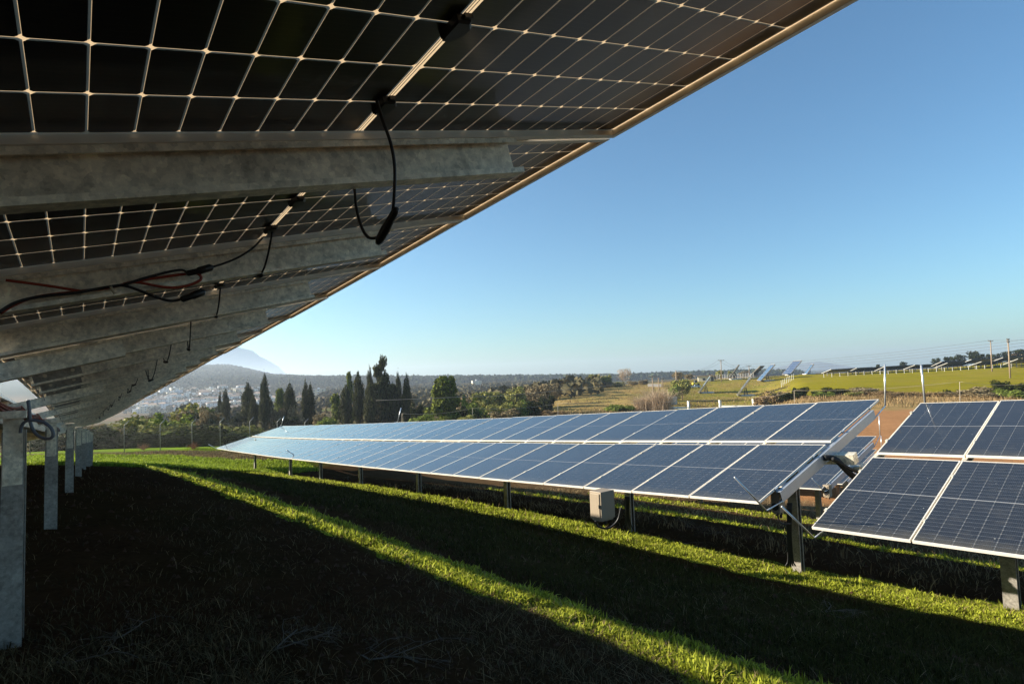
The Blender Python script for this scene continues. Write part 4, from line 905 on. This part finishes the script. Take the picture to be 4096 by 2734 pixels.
# ------------------------------------------------------------------ town
walls=[('white',(.78,.76,.72)),('cream',(.72,.63,.47)),('ochre',(.66,.47,.27)),('pale grey',(.60,.60,.60)),('bluish white',(.66,.70,.76))]
M_walls=[simple('plaster_%d'%i,c,.9,0,.08,.3) for i,(_,c) in enumerate(walls)]
M_roof=simple('terracotta_roof',(.27,.18,.13),.9,0,.25,1.); M_win=simple('dark_window',(.05,.055,.065),.3,0,.1,1.)
def house_meshes(w,l,h,kind):
    b=MB(); b.box(-w/2,w/2,-l/2,l/2,-4,h); wall=b
    r=MB(); o=.5
    if kind=='gable':
        P=[(-w/2-o,-l/2-o,h+.05),(w/2+o,-l/2-o,h+.05),(w/2+o,l/2+o,h+.05),(-w/2-o,l/2+o,h+.05),(-w*.2,0,h+2.2),(w*.2,0,h+2.2)]
        r.v=P; r.f=[(0,1,5,4),(1,2,5),(2,3,4,5),(3,0,4),(3,2,1,0)]; r.m=[0]*5
    else:
        r.box(-w/2-.4,w/2+.4,-l/2-.4,l/2+.4,h+.02,h+.35); r.box(-1.2,1.2,-1.2,1.2,h+.37,h+2.1)
    ws=[]
    for fl in range(int(h//3)):
        for k in range(3):
            x=-w/2+w*(k+.5)/3; ws.append((x,-l/2,1.2+fl*3))
    return wall,r,ws
HP=[]
for (w,l,h,kd) in ((11,10,6.2,'gable'),(14,10,9.3,'flat'),(9,9,6.2,'flat'),(12,9,3.4,'gable'),(16,11,9.3,'gable')):
    wall,r,ws=house_meshes(w,l,h,kd); wm=[wall.mesh('wall',m) for m in M_walls]; rm=r.mesh('roof',M_roof if kd=='gable' else M_walls[3])
    b=MB(); b.box(-.7,.7,-.06,.02,0,1.5); wn=b.mesh('window',M_win); b=MB(); b.box(-1.6,1.6,-1.4,0,-.15,0); b.box(-1.6,1.6,-1.4,-1.3,.0,.9); bal=b.mesh('balcony',M_walls[0])
    HP.append((wm,rm,ws,wn,bal,(w,l,h,kd)))
rng=R0(77); placed=[]
def place_house(px,d,pi,wi,yaw,label,group='houses of the hillside town',s=1.):
    g,_=gp(px,d); wm,rm,ws,wn,bal,(w,l,h,kd)=HP[pi]
    root=empty('house',g,label,'house',group,yaw); root.scale=(s,s,s)
    a=link(bpy.data.objects.new('wall',wm[wi]),root); link(bpy.data.objects.new('roof',rm),root)
    for k,(x,y,z) in enumerate(ws):
        o=link(bpy.data.objects.new('window',wn),root); o.location=(x,y,z)
        if k%3==1 and z>3 : 
            o=link(bpy.data.objects.new('balcony',bal),root); o.location=(x,y,z-.3)
    return root
hname={'gable':'tiled hipped roof','flat':'flat roof and stair cap'}
cnt=0
rows=[(790,15),(820,17),(855,17),(890,16),(930,18),(970,17),(1010,16),(1055,16)]
for ri,(d,nn) in enumerate(rows):
    for k in range(nn):
        px=530+ (1110-530)*(k+rng.uniform(-.3,.3)+.5)/nn+ (10 if ri%2 else -8)
        if px>985 and ri>2 and rng.rand()<.5: continue
        pi=rng.choice(5,p=[.3,.25,.15,.1,.2]); wi=rng.choice(5,p=[.35,.25,.12,.13,.15]); w,l,h,kd=HP[pi][5]
        lab='%s %s house with %s in %s town rows'%(walls[wi][0].replace(' ','-'),{3.4:'one-storey',6.2:'two-storey',9.3:'three-storey'}[h],hname[kd],['lowest','lower','middle','middle','upper','upper','topmost','topmost'][ri])
        place_house(px,d+rng.uniform(-12,12),pi,wi,rng.uniform(-.7,.5)+.35,lab)
for px,d,pi,wi,lab in ((Z5(830,0)[0],620,0,1,'cream farmhouse left of the pale pine'),(Z5(1060,0)[0],640,0,2,'ochre farmhouse seen between cypresses'),(Z5(1240,0)[0],660,1,1,'unfinished cream block with open floors right of the narrow cypress'),(Z5(1040,0)[0],380,3,4,'long bluish white building behind the wide cypress'),(Z5(600,0)[0],430,1,0,'tall white building between two cypresses'),(Z5(440,0)[0],470,0,1,'cream house left of the broad cypress'),(Z5(370,0)[0],560,0,0,'white gabled house right of the first cypress pair'),(Z6(800,0)[0],900,1,1,'two cream towers in the distant valley'),(Z2(2320,0)[0],420,0,2,'ochre house among the skyline pines at the right edge')):
    place_house(px,d,pi,wi,.25,lab,'scattered houses of the valley',.8 if d<500 else 1.)

# ------------------------------------------------------------------ fence at the left
M_wire=simple('fence_wire',(.07,.07,.07),.6,.2,.1,5); M_fpost=simple('fence_post',(.26,.26,.25),.6,.5,.15,5)
fx=[(-60,44.5),(120,45.5),(300,46.5),(497,47.5),(641,48.6),(768,49.7),(881,50.8),(1000,52),(1110,53.4),(1220,55)]
FP=[]
froot=None
for k,(px,d) in enumerate(fx):
    g,_=gp(px,d); FP.append(g)
froot=empty('wire_fence',FP[3],'chain link fence with bent top posts along the far end of the rows','fence'); fi=Matrix.Translation(-froot.location)
for g in FP:
    b=MB(); b.tube([g-ZH*.3,g+ZH*2.15,g+ZH*2.2+cR*.03,g+ZH*2.55+np.array([.32,.1,0])],.032,8); o=b.build('post',M_fpost,froot,True); o.matrix_local=fi
mb=MB()
for a,c in zip(FP[:-1],FP[1:]):
    L=np.linalg.norm(c-a); H=2.1; st=.13; e=(c-a)/L; nk=int(L/st)
    for k in range(-int(H/st),nk):
        for sg in (1,-1):
            s0=k*st; s1=s0+H; z0,z1=(0,H) if sg>0 else (H,0)
            lo=max(0,s0); hi=min(L,s1)
            if hi-lo<.02: continue
            za=z0+(z1-z0)*(lo-s0)/H; zb=z0+(z1-z0)*(hi-s0)/H
            pa=a+(c-a)*lo/L+ZH*za; pb=a+(c-a)*hi/L+ZH*zb
            mb.tube([pa,pb],.0026,3)
    for zz_ in (.02,1.05,2.1): mb.tube([a+ZH*zz_,c+ZH*zz_],.007,4)
    for t_ in (.35,.7,1.): mb.tube([a+ZH*(2.2+.35*t_)+np.array([.3*t_,.1*t_,0]),c+ZH*(2.2+.35*t_)+np.array([.3*t_,.1*t_,0])],.005,3)
o=mb.build('mesh_panel',M_wire,froot); o.matrix_local=fi

# ------------------------------------------------------------------ poles, wires, gate, walls
M_pole=simple('wood_pole',(.26,.19,.13),.9,0,.3,3); M_insul=simple('insulator',(.10,.08,.07),.4)
def upole(px,ytop,ybase,d,label,arms=1,armw=1.3,lean=0.):
    g,yb=gp(px,d); top=at(px+lean,ytop,d); root=empty('utility_pole',g,label,'utility pole','wooden utility poles'); iv=Matrix.Translation(-root.location)
    b=MB(); b.tube([g-ZH*.5,top],[.24,.17],8); o=b.build('pole',M_pole,root,True); o.matrix_local=iv
    for k in range(arms):
        z=top-ZH*(.25+.8*k); b=MB(); 
        Mx=frame_mat(z,cR,np.cross(ZH,cR)*-1,ZH); b.box(-armw,armw,-.10,.10,-.10,.10,0,Mx); o=b.build('crossarm',M_pole,root); o.matrix_local=iv
        for s in (-.95,0,.95): b=MB(); b.cyl(z+cR*armw*s+ZH*.10,z+cR*armw*s+ZH*.42,.09,6); o=b.build('insulator',M_insul,root); o.matrix_local=iv
    return top
P_a=upole(Z1(1268,0)[0],Z1(0,362)[1],0,285,'tallest utility pole with insulators rising behind the shed',1,1.4,-2)
P_b=upole(Z1(803,0)[0],Z1(0,472)[1],0,205,'leaning brown utility pole in front of the green tree',0,.8,-4)
P_c=upole(Z1(1560,0)[0],Z1(0,420)[1],0,330,'distant utility pole between the trackers',1,1.3,-2)
P_d=upole(Z1(556,0)[0],Z1(0,530)[1],0,215,'utility pole with a wide crossarm behind the leafless shrub',1,1.6,-4)
P_e=upole(Z1(617,0)[0],Z1(0,548)[1],0,235,'thin utility pole without crossarm near the concrete pipes',0,.6,-3)
P_f=upole(Z1(654,0)[0],Z1(0,553)[1],0,262,'smallest utility pole with crossarm right of the thin one',1,1.2,-2)
P_g=upole(Z2(2015,0)[0],Z2(0,160)[1],0,230,'tall utility pole with a short crossarm in the green field',1,1.0,-6)
P_h=upole(Z2(2205,0)[0],Z2(0,143)[1],0,190,'brown leaning utility pole nearest the right edge',2,.45,-9)
M_cable=simple('overhead_wire',(.10,.10,.10),.5)
def wire(p,q,sagm,label,r=.02,n=16):
    p=np.array(p);q=np.array(q); pts=[p*(1-k/n)+q*(k/n)-ZH*sagm*(1-(2*k/n-1)**2) for k in range(n+1)]
    thing_tube('power_line',label,pts,r,M_cable,'overhead power lines',4,'power line')
for s in (-.95,.95):
    wire(P_a+cR*1.4*s,P_b+cR*.4*s,2.2,'thin %s wire between the tallest pole and the leaning pole'%('upper' if s>0 else 'lower'),.04)
    wire(P_a+cR*1.4*s,P_c+cR*1.3*s,2.5,'thin %s wire between the tallest pole and the distant pole'%('upper' if s>0 else 'lower'),.04)
wire(P_g+ZH*.1,at(*Z2(-700,415),330),1.5,'long wire rising from the trackers to the tall field pole',.045,24)
wire(P_g+ZH*.1,at(4300,1350,200),.3,'wire leaving the tall field pole to the right',.03)
for k,(a,b2) in enumerate((((2349,150),(-600,440)),((2349,182),(-600,465)),((2349,215),(-600,490)))):
    wire(at(*Z2(*a),190),at(*Z2(*b2),300),1.,'%s of the lower parallel wires crossing the skyline'%['topmost','middle one','lowest'][k],.035,24)
wire(P_d,P_e,.3,'short wire between the crossarm pole and the thin pole',.02)
# thin wire fence in front of the hill: slim posts and one wire
M_slim=simple('slim_post',(.40,.34,.27),.8); wp=[]
for px,yt,d in ((Z6(-30,0)[0]+20,Z6(0,790)[1],100),(Z6(760,0)[0],Z6(0,735)[1],104),(Z6(1650,0)[0],Z6(0,685)[1],112),(Z1(1590,0)[0],Z1(0,745)[1],116),(Z1(2030,0)[0],Z1(0,680)[1],112),(Z2(1680,0)[0],Z2(0,590)[1],100),(Z2(2500,0)[0],Z2(0,600)[1],98)):
    g,_=gp(px,d); t_=at(px-1,yt,d); b=MB(); b.tube([ZH*-.3,t_-g],.045,6); o=b.build('wire_post',M_slim); o.location=Vector(g); wp.append(t_)
    tag(o,'slim brown post carrying the low line, post %s'%['left of the big pine','in the thicket','at the foot of the dry hill','by the white wall end','among the dark shrubs','at the green field edge','at the right edge'][len(wp)-1],'post','slim posts of the field line')
for k in range(len(wp)-1): thing_tube('field_wire','pale line sagging %s'%['past the big pine','along the dry hill','above the gate','to the dark shrubs','across the green field','to the right edge'][k],[wp[k]*(1-t)+wp[k+1]*t-ZH*.5*(1-(2*t-1)**2) for t in np.linspace(0,1,14)],.022,M_slim,'lines along the field edge',4,'wire')
pts=[at(*Z6(-250,655),100),at(*Z6(640,618),110),at(*Z6(1250,590),125),at(*Z6(2349,478),170),at(*Z1(400,590),190),P_d-ZH*.8]
thing_tube('power_line','long pale cable climbing from the cypresses over the dry hill',spline(pts,6),.035,M_slim,'overhead power lines',4,'power line')
# white gate wall
M_white=simple('whitewash',(.80,.78,.74),.9,0,.1,2.); M_conc=simple('rough_concrete',(.55,.50,.45),.95,0,.3,3)
def wall_block(name,label,px0,px1,y0,y1,d0,d1,th,mat,cat,ext=1.5):
    a=at(px0,y1,d0); b2=at(px1,y1,d1); a0,b0=a.copy(),b2.copy(); top=at(px0,y0,d0)[2]; top2=at(px1,y0,d1)[2]
    e=b2-a; e[2]=0; L=np.linalg.norm(e); e/=L; nn=np.array([-e[1],e[0],0]); base=np.array([a[0],a[1],min(a[2],tz(a[0],a[1]))-.3]); m=MB()
    k=[(0,0),(L,0),(L,th),(0,th)]; zb=0
    V=[tuple(e*u+nn*v+ZH*0) for u,v in k]+[tuple(e*u+nn*v+ZH*((top if u==0 else top2)-base[2])) for u,v in k]
    m.v=V; m.f=[(0,3,2,1),(4,5,6,7),(0,1,5,4),(1,2,6,5),(2,3,7,6),(3,0,4,7)]; m.m=[0]*6
    o=m.build(name,mat); o.location=Vector(base); return tag(o,label,cat)
wall_block('low_wall','low white wall left of the gate, half hidden by the leafless shrub',*[Z1(500,0)[0],Z1(925,0)[0]],Z1(0,852)[1],Z1(0,880)[1],152,160,.3,M_white,'wall')
wall_block('low_wall','short taller white wall end at the left of the leafless shrub',Z1(500,0)[0],Z1(550,0)[0],Z1(0,825)[1],Z1(0,880)[1],151.2,151.8,.3,M_white,'wall')
wall_block('low_wall','low white wall right of the gate',Z1(1268,0)[0],Z1(1620,0)[0],Z1(0,838)[1],Z1(0,862)[1],162,158,.3,M_white,'wall')
for u0,u1,v0,l in ((925,942,790,'left white gate pillar'),(1253,1270,782,'right white gate pillar'),(1603,1618,770,'small white pillar at the right end of the low wall')):
    wall_block('gate_pillar',l,Z1(u0,0)[0],Z1(u1,0)[0],Z1(0,v0)[1],Z1(0,865)[1],160,160.2,.5,M_white,'pillar')
wall_block('stone_wall','square pale stone ruin wall behind the leafless shrub',Z1(728,0)[0],Z1(808,0)[0],Z1(0,742)[1],Z1(0,835)[1],176,178,.5,M_conc,'wall')
wall_block('stone_wall','long grey breeze block wall on the crest left of the thin poles',Z1(498,0)[0],Z1(640,0)[0],Z1(0,612)[1],Z1(0,640)[1],268,266,.4,M_conc,'wall')
g0=at(*Z1(948,862),160); g1=at(*Z1(1250,855),161); hg=at(*Z1(948,792),160)[2]-g0[2]; e=(g1-g0)
gate=empty('metal_gate',g0,'wide rusty metal gate with crossed bars between white pillars','gate'); M_rust=simple('rusty_iron',(.13,.07,.05),.8)
b=MB(); 
for z in (.15,hg): b.tube([ZH*z,e+ZH*z],.05,6)
for t_ in (0,.25,.5,.75,1): b.tube([e*t_,e*t_+ZH*hg],.05,6)
b.build('gate_frame',M_rust,gate)
for k in range(4): 
    b=MB(); b.tube([e*(k*.25)+ZH*.15,e*((k+1)*.25)+ZH*hg],.035,5); b.tube([e*(k*.25)+ZH*hg,e*((k+1)*.25)+ZH*.15],.035,5); b.build('cross_bar',M_rust,gate)
# shed
g,_=gp(Z1(1110,0)[0],292); sh=empty('shed',g,'cream plastered shed with a flat tin roof on the crest','shed',None,-.25); w=Z1(1205,0)[0]-Z1(1045,0)[0]; W=w*292/FPX
m=MB(); m.box(-W/2,W/2,0,5,-1,2.7); m.build('wall',M_walls[1],sh)
m=MB(); m.box(-W/2-1.8,W/2+.5,-1.,5.4,2.72,2.95); m.build('roof',simple('tin_roof',(.30,.22,.17),.7),sh)
m=MB(); m.box(-W*.22,-W*.05,-.05,.02,.6,1.7); m.build('window',M_win,sh)
m=MB(); m.box(W*.30,W*.46,-.05,.02,0,2.3); m.build('door',M_win,sh)
for xx in (-W/2-1.6,): m=MB(); m.box(xx-.08,xx+.08,-.9,-.74,-1,2.7); m.build('porch_post',M_pole,sh)
# parked pickup and a small yellow machine by the shed
g,_=gp(Z1(1000,0)[0],262); car=empty('parked_pickup',g,'small pale blue pickup parked beside the shed','car',None,-.2)
M_car=simple('car_paint',(.42,.50,.58),.35,.2); m=MB()
pr=[(-2.1,.45),(2.1,.45),(2.1,.95),(1.2,1.0),(.7,1.5),(-.4,1.5),(-.6,.95),(-2.1,.95)]
m.sweep(pr,[((0,-.8,0),(1,0,0),(0,0,1)),((0,.8,0),(1,0,0),(0,0,1))]); m.build('body',M_car,car)
m=MB(); m.sweep([(.62,1.02),(1.05,1.02),(.66,1.4),(-.3,1.4),(-.42,1.02)],[((0,-.82,0),(1,0,0),(0,0,1)),((0,.82,0),(1,0,0),(0,0,1))]); m.build('side_window',M_win,car)
for sx in (-1.3,1.3):
    for sy in (-.8,.68): m=MB(); m.cyl((sx,sy,.36),(sx,sy+.14,.36),.36,14); m.build('wheel',M_black,car)
g,_=gp(Z1(1000,0)[0],272); ex=empty('yellow_loader',g,'yellow machine standing behind the pale pickup','loader'); M_y=simple('yellow_paint',(.75,.58,.05),.5)
m=MB(); m.box(-1.5,1.5,-.9,.9,.5,1.4); m.build('body',M_y,ex); m=MB(); m.box(-.6,.6,-.8,.8,1.42,2.5); m.build('cab',M_win,ex); m=MB(); m.tube([(1.4,0,1.2),(2.3,0,1.9),(2.7,0,1.0)],.14,6); m.build('arm',M_y,ex)
for sx in (-1,1): 
    for sy in (-.95,.75): m=MB(); m.cyl((sx,sy,.5),(sx,sy+.2,.5),.5,12); m.build('wheel',M_black,ex)

# ------------------------------------------------------------------ sun trackers and ridge arrays
M_tfront=None
t=NT('tracker_glass'); v=t.coords('Object'); s=t.n('ShaderNodeSeparateXYZ'); t.l(v,s.inputs[0])
lx=t.math('LESS_THAN',t.math('FRACT',t.math('MULTIPLY',s.outputs[0],1.)),.06); ly=t.math('LESS_THAN',t.math('FRACT',t.math('MULTIPLY',s.outputs[1],.6)),.04)
M_tfront=t.fin(t.bsdf(t.mix(t.math('MAXIMUM',lx,ly),(.02,.035,.08,1),(.4,.42,.45,1)),.3,0,.5,Coat_Weight=1.,Coat_Roughness=.05))
M_tback=simple('tracker_back',(.11,.11,.12),.6,0,.3,1.); M_slab=simple('concrete_slab',(.66,.65,.63),.9,0,.15,1.)
M_tedge=simple('weathered_edge',(.27,.235,.19),.8,.1,.3,1.)
def tracker(u0,v0,u1,v1,ub,vb,d,wid,yaw,label,slabw=2.6):
    """u0,v0 low end; u1,v1 high end; ub,vb base (zoom Z1 px)"""
    bx,by=Z1(ub,vb); best=(9e9,d)
    for dd in np.linspace(170,330,161):
        p=at(bx,by,dd); e_=abs(tz(p[0],p[1])-p[2])+.004*abs(dd-d)
        if e_<best[0]: best=(e_,dd)
    d=best[1]
    lo=at(*Z1(u0,v0),d); hi=at(*Z1(u1,v1),d); L=np.linalg.norm(hi-lo); ang=math.atan2(hi[2]-lo[2],np.dot(hi-lo,cR)/1.0)
    base=at(*Z1(ub,vb),d); gz=tz(base[0],base[1]); ctr=(lo+hi)/2
    az=math.radians(yaw)  # azimuth of the horizontal direction in which the panel rises
    hdir=np.array([math.sin(az),math.cos(az),0]); 
    va=math.radians(90)+math.atan2(ctr[0],ctr[1]); rel=abs(math.cos(az-va))
    dz=hi[2]-lo[2]; dh=np.linalg.norm((hi-lo)[:2])/max(rel,.3)
    sl=hdir*dh+ZH*dz; L=np.linalg.norm(sl); sl/=L; wd=np.cross(sl,ZH); wd/=np.linalg.norm(wd); nn=np.cross(wd,sl); 
    if nn[2]<0: nn=-nn; wd=-wd
    root=empty('sun_tracker',(base[0],base[1],min(gz,base[2])),label,'solar tracker','sun trackers on the hill'); iv=Matrix.Translation(-root.location); Mx=frame_mat(ctr,wd,sl,nn)
    if np.linalg.det(np.stack([wd,sl,nn],1))<0: Mx=frame_mat(ctr,-wd,sl,nn)
    m=MB(); m.box(-wid/2,wid/2,-L/2,L/2,0,.26); m.m=[1]*6; m.m[1]=0; o=m.build('panel',[M_tfront,M_tback],root); o.matrix_local=iv@Mx
    m=MB()
    for k in np.linspace(-.4,.4,5): m.box(k*wid-.06,k*wid+.06,-L/2,L/2,-.22,-.01)
    for k in (-.3,.3): m.box(-wid/2,wid/2,k*L-.08,k*L+.08,-.36,-.225)
    o=m.build('back_frame',M_tback,root); o.matrix_local=iv@Mx
    m=MB()
    for a in (-1,1): m.box(a*wid/2-.1,a*wid/2+.1,-L/2-.1,L/2+.1,-.10,.28); m.box(-wid/2+.1,wid/2-.1,a*L/2-.1,a*L/2+.1,-.12,.34)
    o=m.build('edge_frame',M_tedge,root); o.matrix_local=iv@Mx
    hub=ctr-nn*.5; bz=gz; m=MB()
    for a in range(4):
        f=np.array([math.cos(a*math.pi/2+.6),math.sin(a*math.pi/2+.6),0])*.9; f2=np.array([math.cos(a*math.pi/2+2.17),math.sin(a*math.pi/2+2.17),0])*.9; b0=np.array([base[0],base[1],bz+.2])
        m.tube([b0+f,hub*[1,1,1]-ZH*.2+f*.25],.09,5); m.tube([b0+f,b0*.5+hub*.5+f2*.6],.06,4)
    o=m.build('lattice_mast',M_tback,root); o.matrix_local=iv
    m=MB(); m.box(base[0]-slabw,base[0]+slabw,base[1]-2,base[1]+2,gz-.6,gz+.35); o=m.build('base_slab',M_slab,root); o.matrix_local=iv
tracker(1035,705,1152,535,1110,705,235,7,106,'tracker nearest the gate, brown edge on panel leaning right of the parked car')
tracker(1440,730,1575,540,1525,735,215,7,109,'closest large tracker, its long edge rising from the dry grass')
tracker(1350,555,1450,417,1415,563,310,7,113.5,'small distant tracker left of the thin utility pole')
tracker(1575,545,1690,428,1640,545,265,9,127,'dark backed tracker showing its underside beside the closest one')
tracker(1665,580,1802,415,1755,580,262,9,102,'tracker with a pale blue face, right of the dark backed one')
tracker(1950,515,2060,375,2000,520,300,10,92,'bluish tracker turned toward the viewer on the skyline')
tracker(2150,512,2216,410,2180,512,350,8,107,'smallest tracker, farthest right on the skyline')
# ridge arrays
M_tend=simple('end_rail',(.42,.40,.36),.6,.2,.1,1.); M_rpost=simple('ridge_post',(.30,.28,.25),.8)
def ridge(u0,v0,u1,v1,d,length,label):
    lo=at(*Z2(u0,v0),d); hi=at(*Z2(u1,v1),d); az=math.radians(150)+0*math.atan2(lo[0],lo[1]); hd=np.array([math.sin(az),math.cos(az),0])
    dpx=abs(np.dot(hi-lo,cR)); va=math.atan2(lo[0],lo[1]); rel=abs(math.sin(az-va)); dh=dpx/max(rel,.3); sl=hd*dh+ZH*(hi[2]-lo[2]); L=np.linalg.norm(sl); sl/=L
    raz=az-math.radians(90); rw=np.array([math.sin(raz),math.cos(raz),.012]); nn=np.cross(sl,rw); nn/=np.linalg.norm(nn)
    if nn[2]<0: nn=-nn
    root=empty('ridge_solar_table',(lo[0],lo[1],tz(lo[0],lo[1])),label,'solar table','solar tables on the ridge'); iv=Matrix.Translation(-root.location)
    ax=np.cross(sl,nn); 
    if np.dot(ax,rw)<0: sx=-1
    else: sx=1
    Mx=frame_mat(lo,ax,sl,nn)
    X0,X1=(0,length) if sx>0 else (-length,0)
    m=MB(); m.box(X0,X1,0,L,-.06,.0); m.m=[1]*6; m.m[1]=0; o=m.build('panel',[M_tfront,M_tback],root); o.matrix_local=iv@Mx
    m=MB(); xe=0; m.box(xe-.12,xe+.12,-.05,L+.05,-.14,.06); o=m.build('end_frame',M_tend,root); o.matrix_local=iv@Mx
    n=int(length/5)
    for k in range(n+1):
        p=lo+ax*sx*(k*5+.6)+sl*L*.5; zb=tz(p[0],p[1])-.3; m=MB(); m.box(p[0]-.09,p[0]+.09,p[1]-.09,p[1]+.09,min(zb,p[2]-1.2),p[2]-.1); o=m.build('post',M_rpost,root); o.matrix_local=iv
for j,(a) in enumerate([(235,502,325,460,268,34),(495,494,588,447,270,34),(785,478,880,430,268,30),(1090,460,1190,415,266,30),(1375,430,1468,380,266,24),(1418,443,1525,393,262,26),(1672,408,1775,358,268,28),(1760,430,1875,380,258,26),(1995,385,2100,338,264,26),(2130,410,2250,352,250,24)]):
    ridge(*a,'ridge solar table %s beyond the green field'%['leftmost of all','second from the left','third from the left','fourth from the left','fifth from the left','in the middle, slightly nearer','fourth from the right','third from the right','second from the right','farthest right, by the leaning pole'][j])
# short posts in front of the ridge arrays and around the trackers
ME_rp=None; b=MB(); b.cyl((0,0,-.3),(0,0,1.7),.07,6); ME_rp=b.mesh('fence_stake',M_slab)
for k in range(26):
    u=260+k*84; g,_=gp(Z2(u,0)[0],252); o=link(bpy.data.objects.new('fence_stake',ME_rp)); o.location=Vector(g); tag(o,'pale short fence stake before the ridge tables','fence stake','stakes along the ridge')
for k in range(24):
    u=1215+k*17.; g,_=gp(Z1(u,0)[0],300); o=link(bpy.data.objects.new('fence_stake',ME_rp)); o.location=Vector(g); o.scale=(1,1,1.5); tag(o,'thin pale stake of the crest fence beside the shed','fence stake','stakes of the crest fence')
for k in range(8):
    g,_=gp(Z1(1895+k*18,0)[0],225-0*k+k*4); o=link(bpy.data.objects.new('fence_stake',ME_rp)); o.location=Vector(g); o.scale=(1,1,1.5); tag(o,'thin pale stake in the diagonal row between hill and green field','fence stake','stakes between hill and field')
# distant mountain
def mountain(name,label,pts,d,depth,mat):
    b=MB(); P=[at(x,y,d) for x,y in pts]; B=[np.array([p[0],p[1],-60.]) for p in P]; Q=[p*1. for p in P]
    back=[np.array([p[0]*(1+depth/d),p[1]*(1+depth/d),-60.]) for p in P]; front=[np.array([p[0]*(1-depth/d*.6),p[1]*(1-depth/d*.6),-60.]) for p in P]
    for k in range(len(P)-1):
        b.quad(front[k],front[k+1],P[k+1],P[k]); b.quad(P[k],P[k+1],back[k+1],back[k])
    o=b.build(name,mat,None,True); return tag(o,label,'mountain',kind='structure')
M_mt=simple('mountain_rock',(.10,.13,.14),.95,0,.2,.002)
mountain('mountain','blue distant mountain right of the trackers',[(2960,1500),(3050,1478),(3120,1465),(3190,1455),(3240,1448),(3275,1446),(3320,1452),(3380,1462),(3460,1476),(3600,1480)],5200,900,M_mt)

mountain('mountain','very faint pale mountain behind the wooded hill at the left',[(560,1500),(700,1440),(800,1405),(880,1392),(953,1388),(1010,1402),(1040,1425),(1075,1442),(1115,1466),(1150,1500)],5600,250,simple('haze_pale_rock',(.92,.93,.92),.95,0,.04,.002))  # near-white colour stands in for haze over this mountain
# ------------------------------------------------------------------ haze, sky, sun, camera
HZ=True
if HZ:
    m=bpy.data.materials.new('haze_air'); m.use_nodes=True; nt=m.node_tree; nt.nodes.clear(); out=nt.nodes.new('ShaderNodeOutputMaterial'); pv=nt.nodes.new('ShaderNodeVolumePrincipled')
    pv.inputs['Color'].default_value=(.74,.85,1.,1); pv.inputs['Density'].default_value=0.00019; pv.inputs['Anisotropy'].default_value=.35; nt.links.new(pv.outputs[0],out.inputs['Volume'])
    b=MB(); b.box(-5900,5900,-5900,6300,-110,150); o=b.build('haze',m); tag(o,'thin pale haze filling the valley air','haze',kind='stuff')
w=bpy.data.worlds.new('World'); sc.world=w; w.use_nodes=True; nt=w.node_tree; nt.nodes.clear()
out=nt.nodes.new('ShaderNodeOutputWorld'); bg=nt.nodes.new('ShaderNodeBackground'); sky=nt.nodes.new('ShaderNodeTexSky'); sky.sky_type='NISHITA'; sky.sun_disc=False
sky.sun_elevation=SUN_EL; sky.sun_rotation=SUN_AZ; sky.altitude=100; sky.air_density=1.0; sky.dust_density=.8; sky.ozone_density=1.6
bg.inputs[1].default_value=.059; tint=nt.nodes.new('ShaderNodeMix'); tint.data_type='RGBA'; tint.blend_type='MULTIPLY'; tint.inputs[0].default_value=1.; tint.inputs[7].default_value=(.69,1.02,1.17,1); nt.links.new(sky.outputs[0],tint.inputs[6]); nt.links.new(tint.outputs[2],bg.inputs[0]); nt.links.new(bg.outputs[0],out.inputs[0])
sl=bpy.data.lights.new('sun','SUN'); sl.energy=5.; sl.angle=math.radians(.53); sl.color=(1.,.90,.74); so=bpy.data.objects.new('sun',sl); COL.objects.link(so)
sd=Vector((math.sin(SUN_AZ)*math.cos(SUN_EL),math.cos(SUN_AZ)*math.cos(SUN_EL),math.sin(SUN_EL))); so.rotation_euler=sd.to_track_quat('Z','Y').to_euler()
cam=bpy.data.cameras.new('camera'); cam.sensor_width=36; cam.lens=FPX/4096*36; cam.clip_start=.05; cam.clip_end=20000
co=bpy.data.objects.new('camera',cam); COL.objects.link(co); co.matrix_world=frame_mat((0,0,0),cR,cU,-cF); sc.camera=co
sc.view_settings.view_transform='Standard'; sc.view_settings.look='None'; sc.view_settings.exposure=1.45; sc.view_settings.gamma=1.
sc.cycles.volume_bounces=0; sc.cycles.max_bounces=6; sc.cycles.transparent_max_bounces=12; sc.cycles.diffuse_bounces=3; sc.cycles.glossy_bounces=3
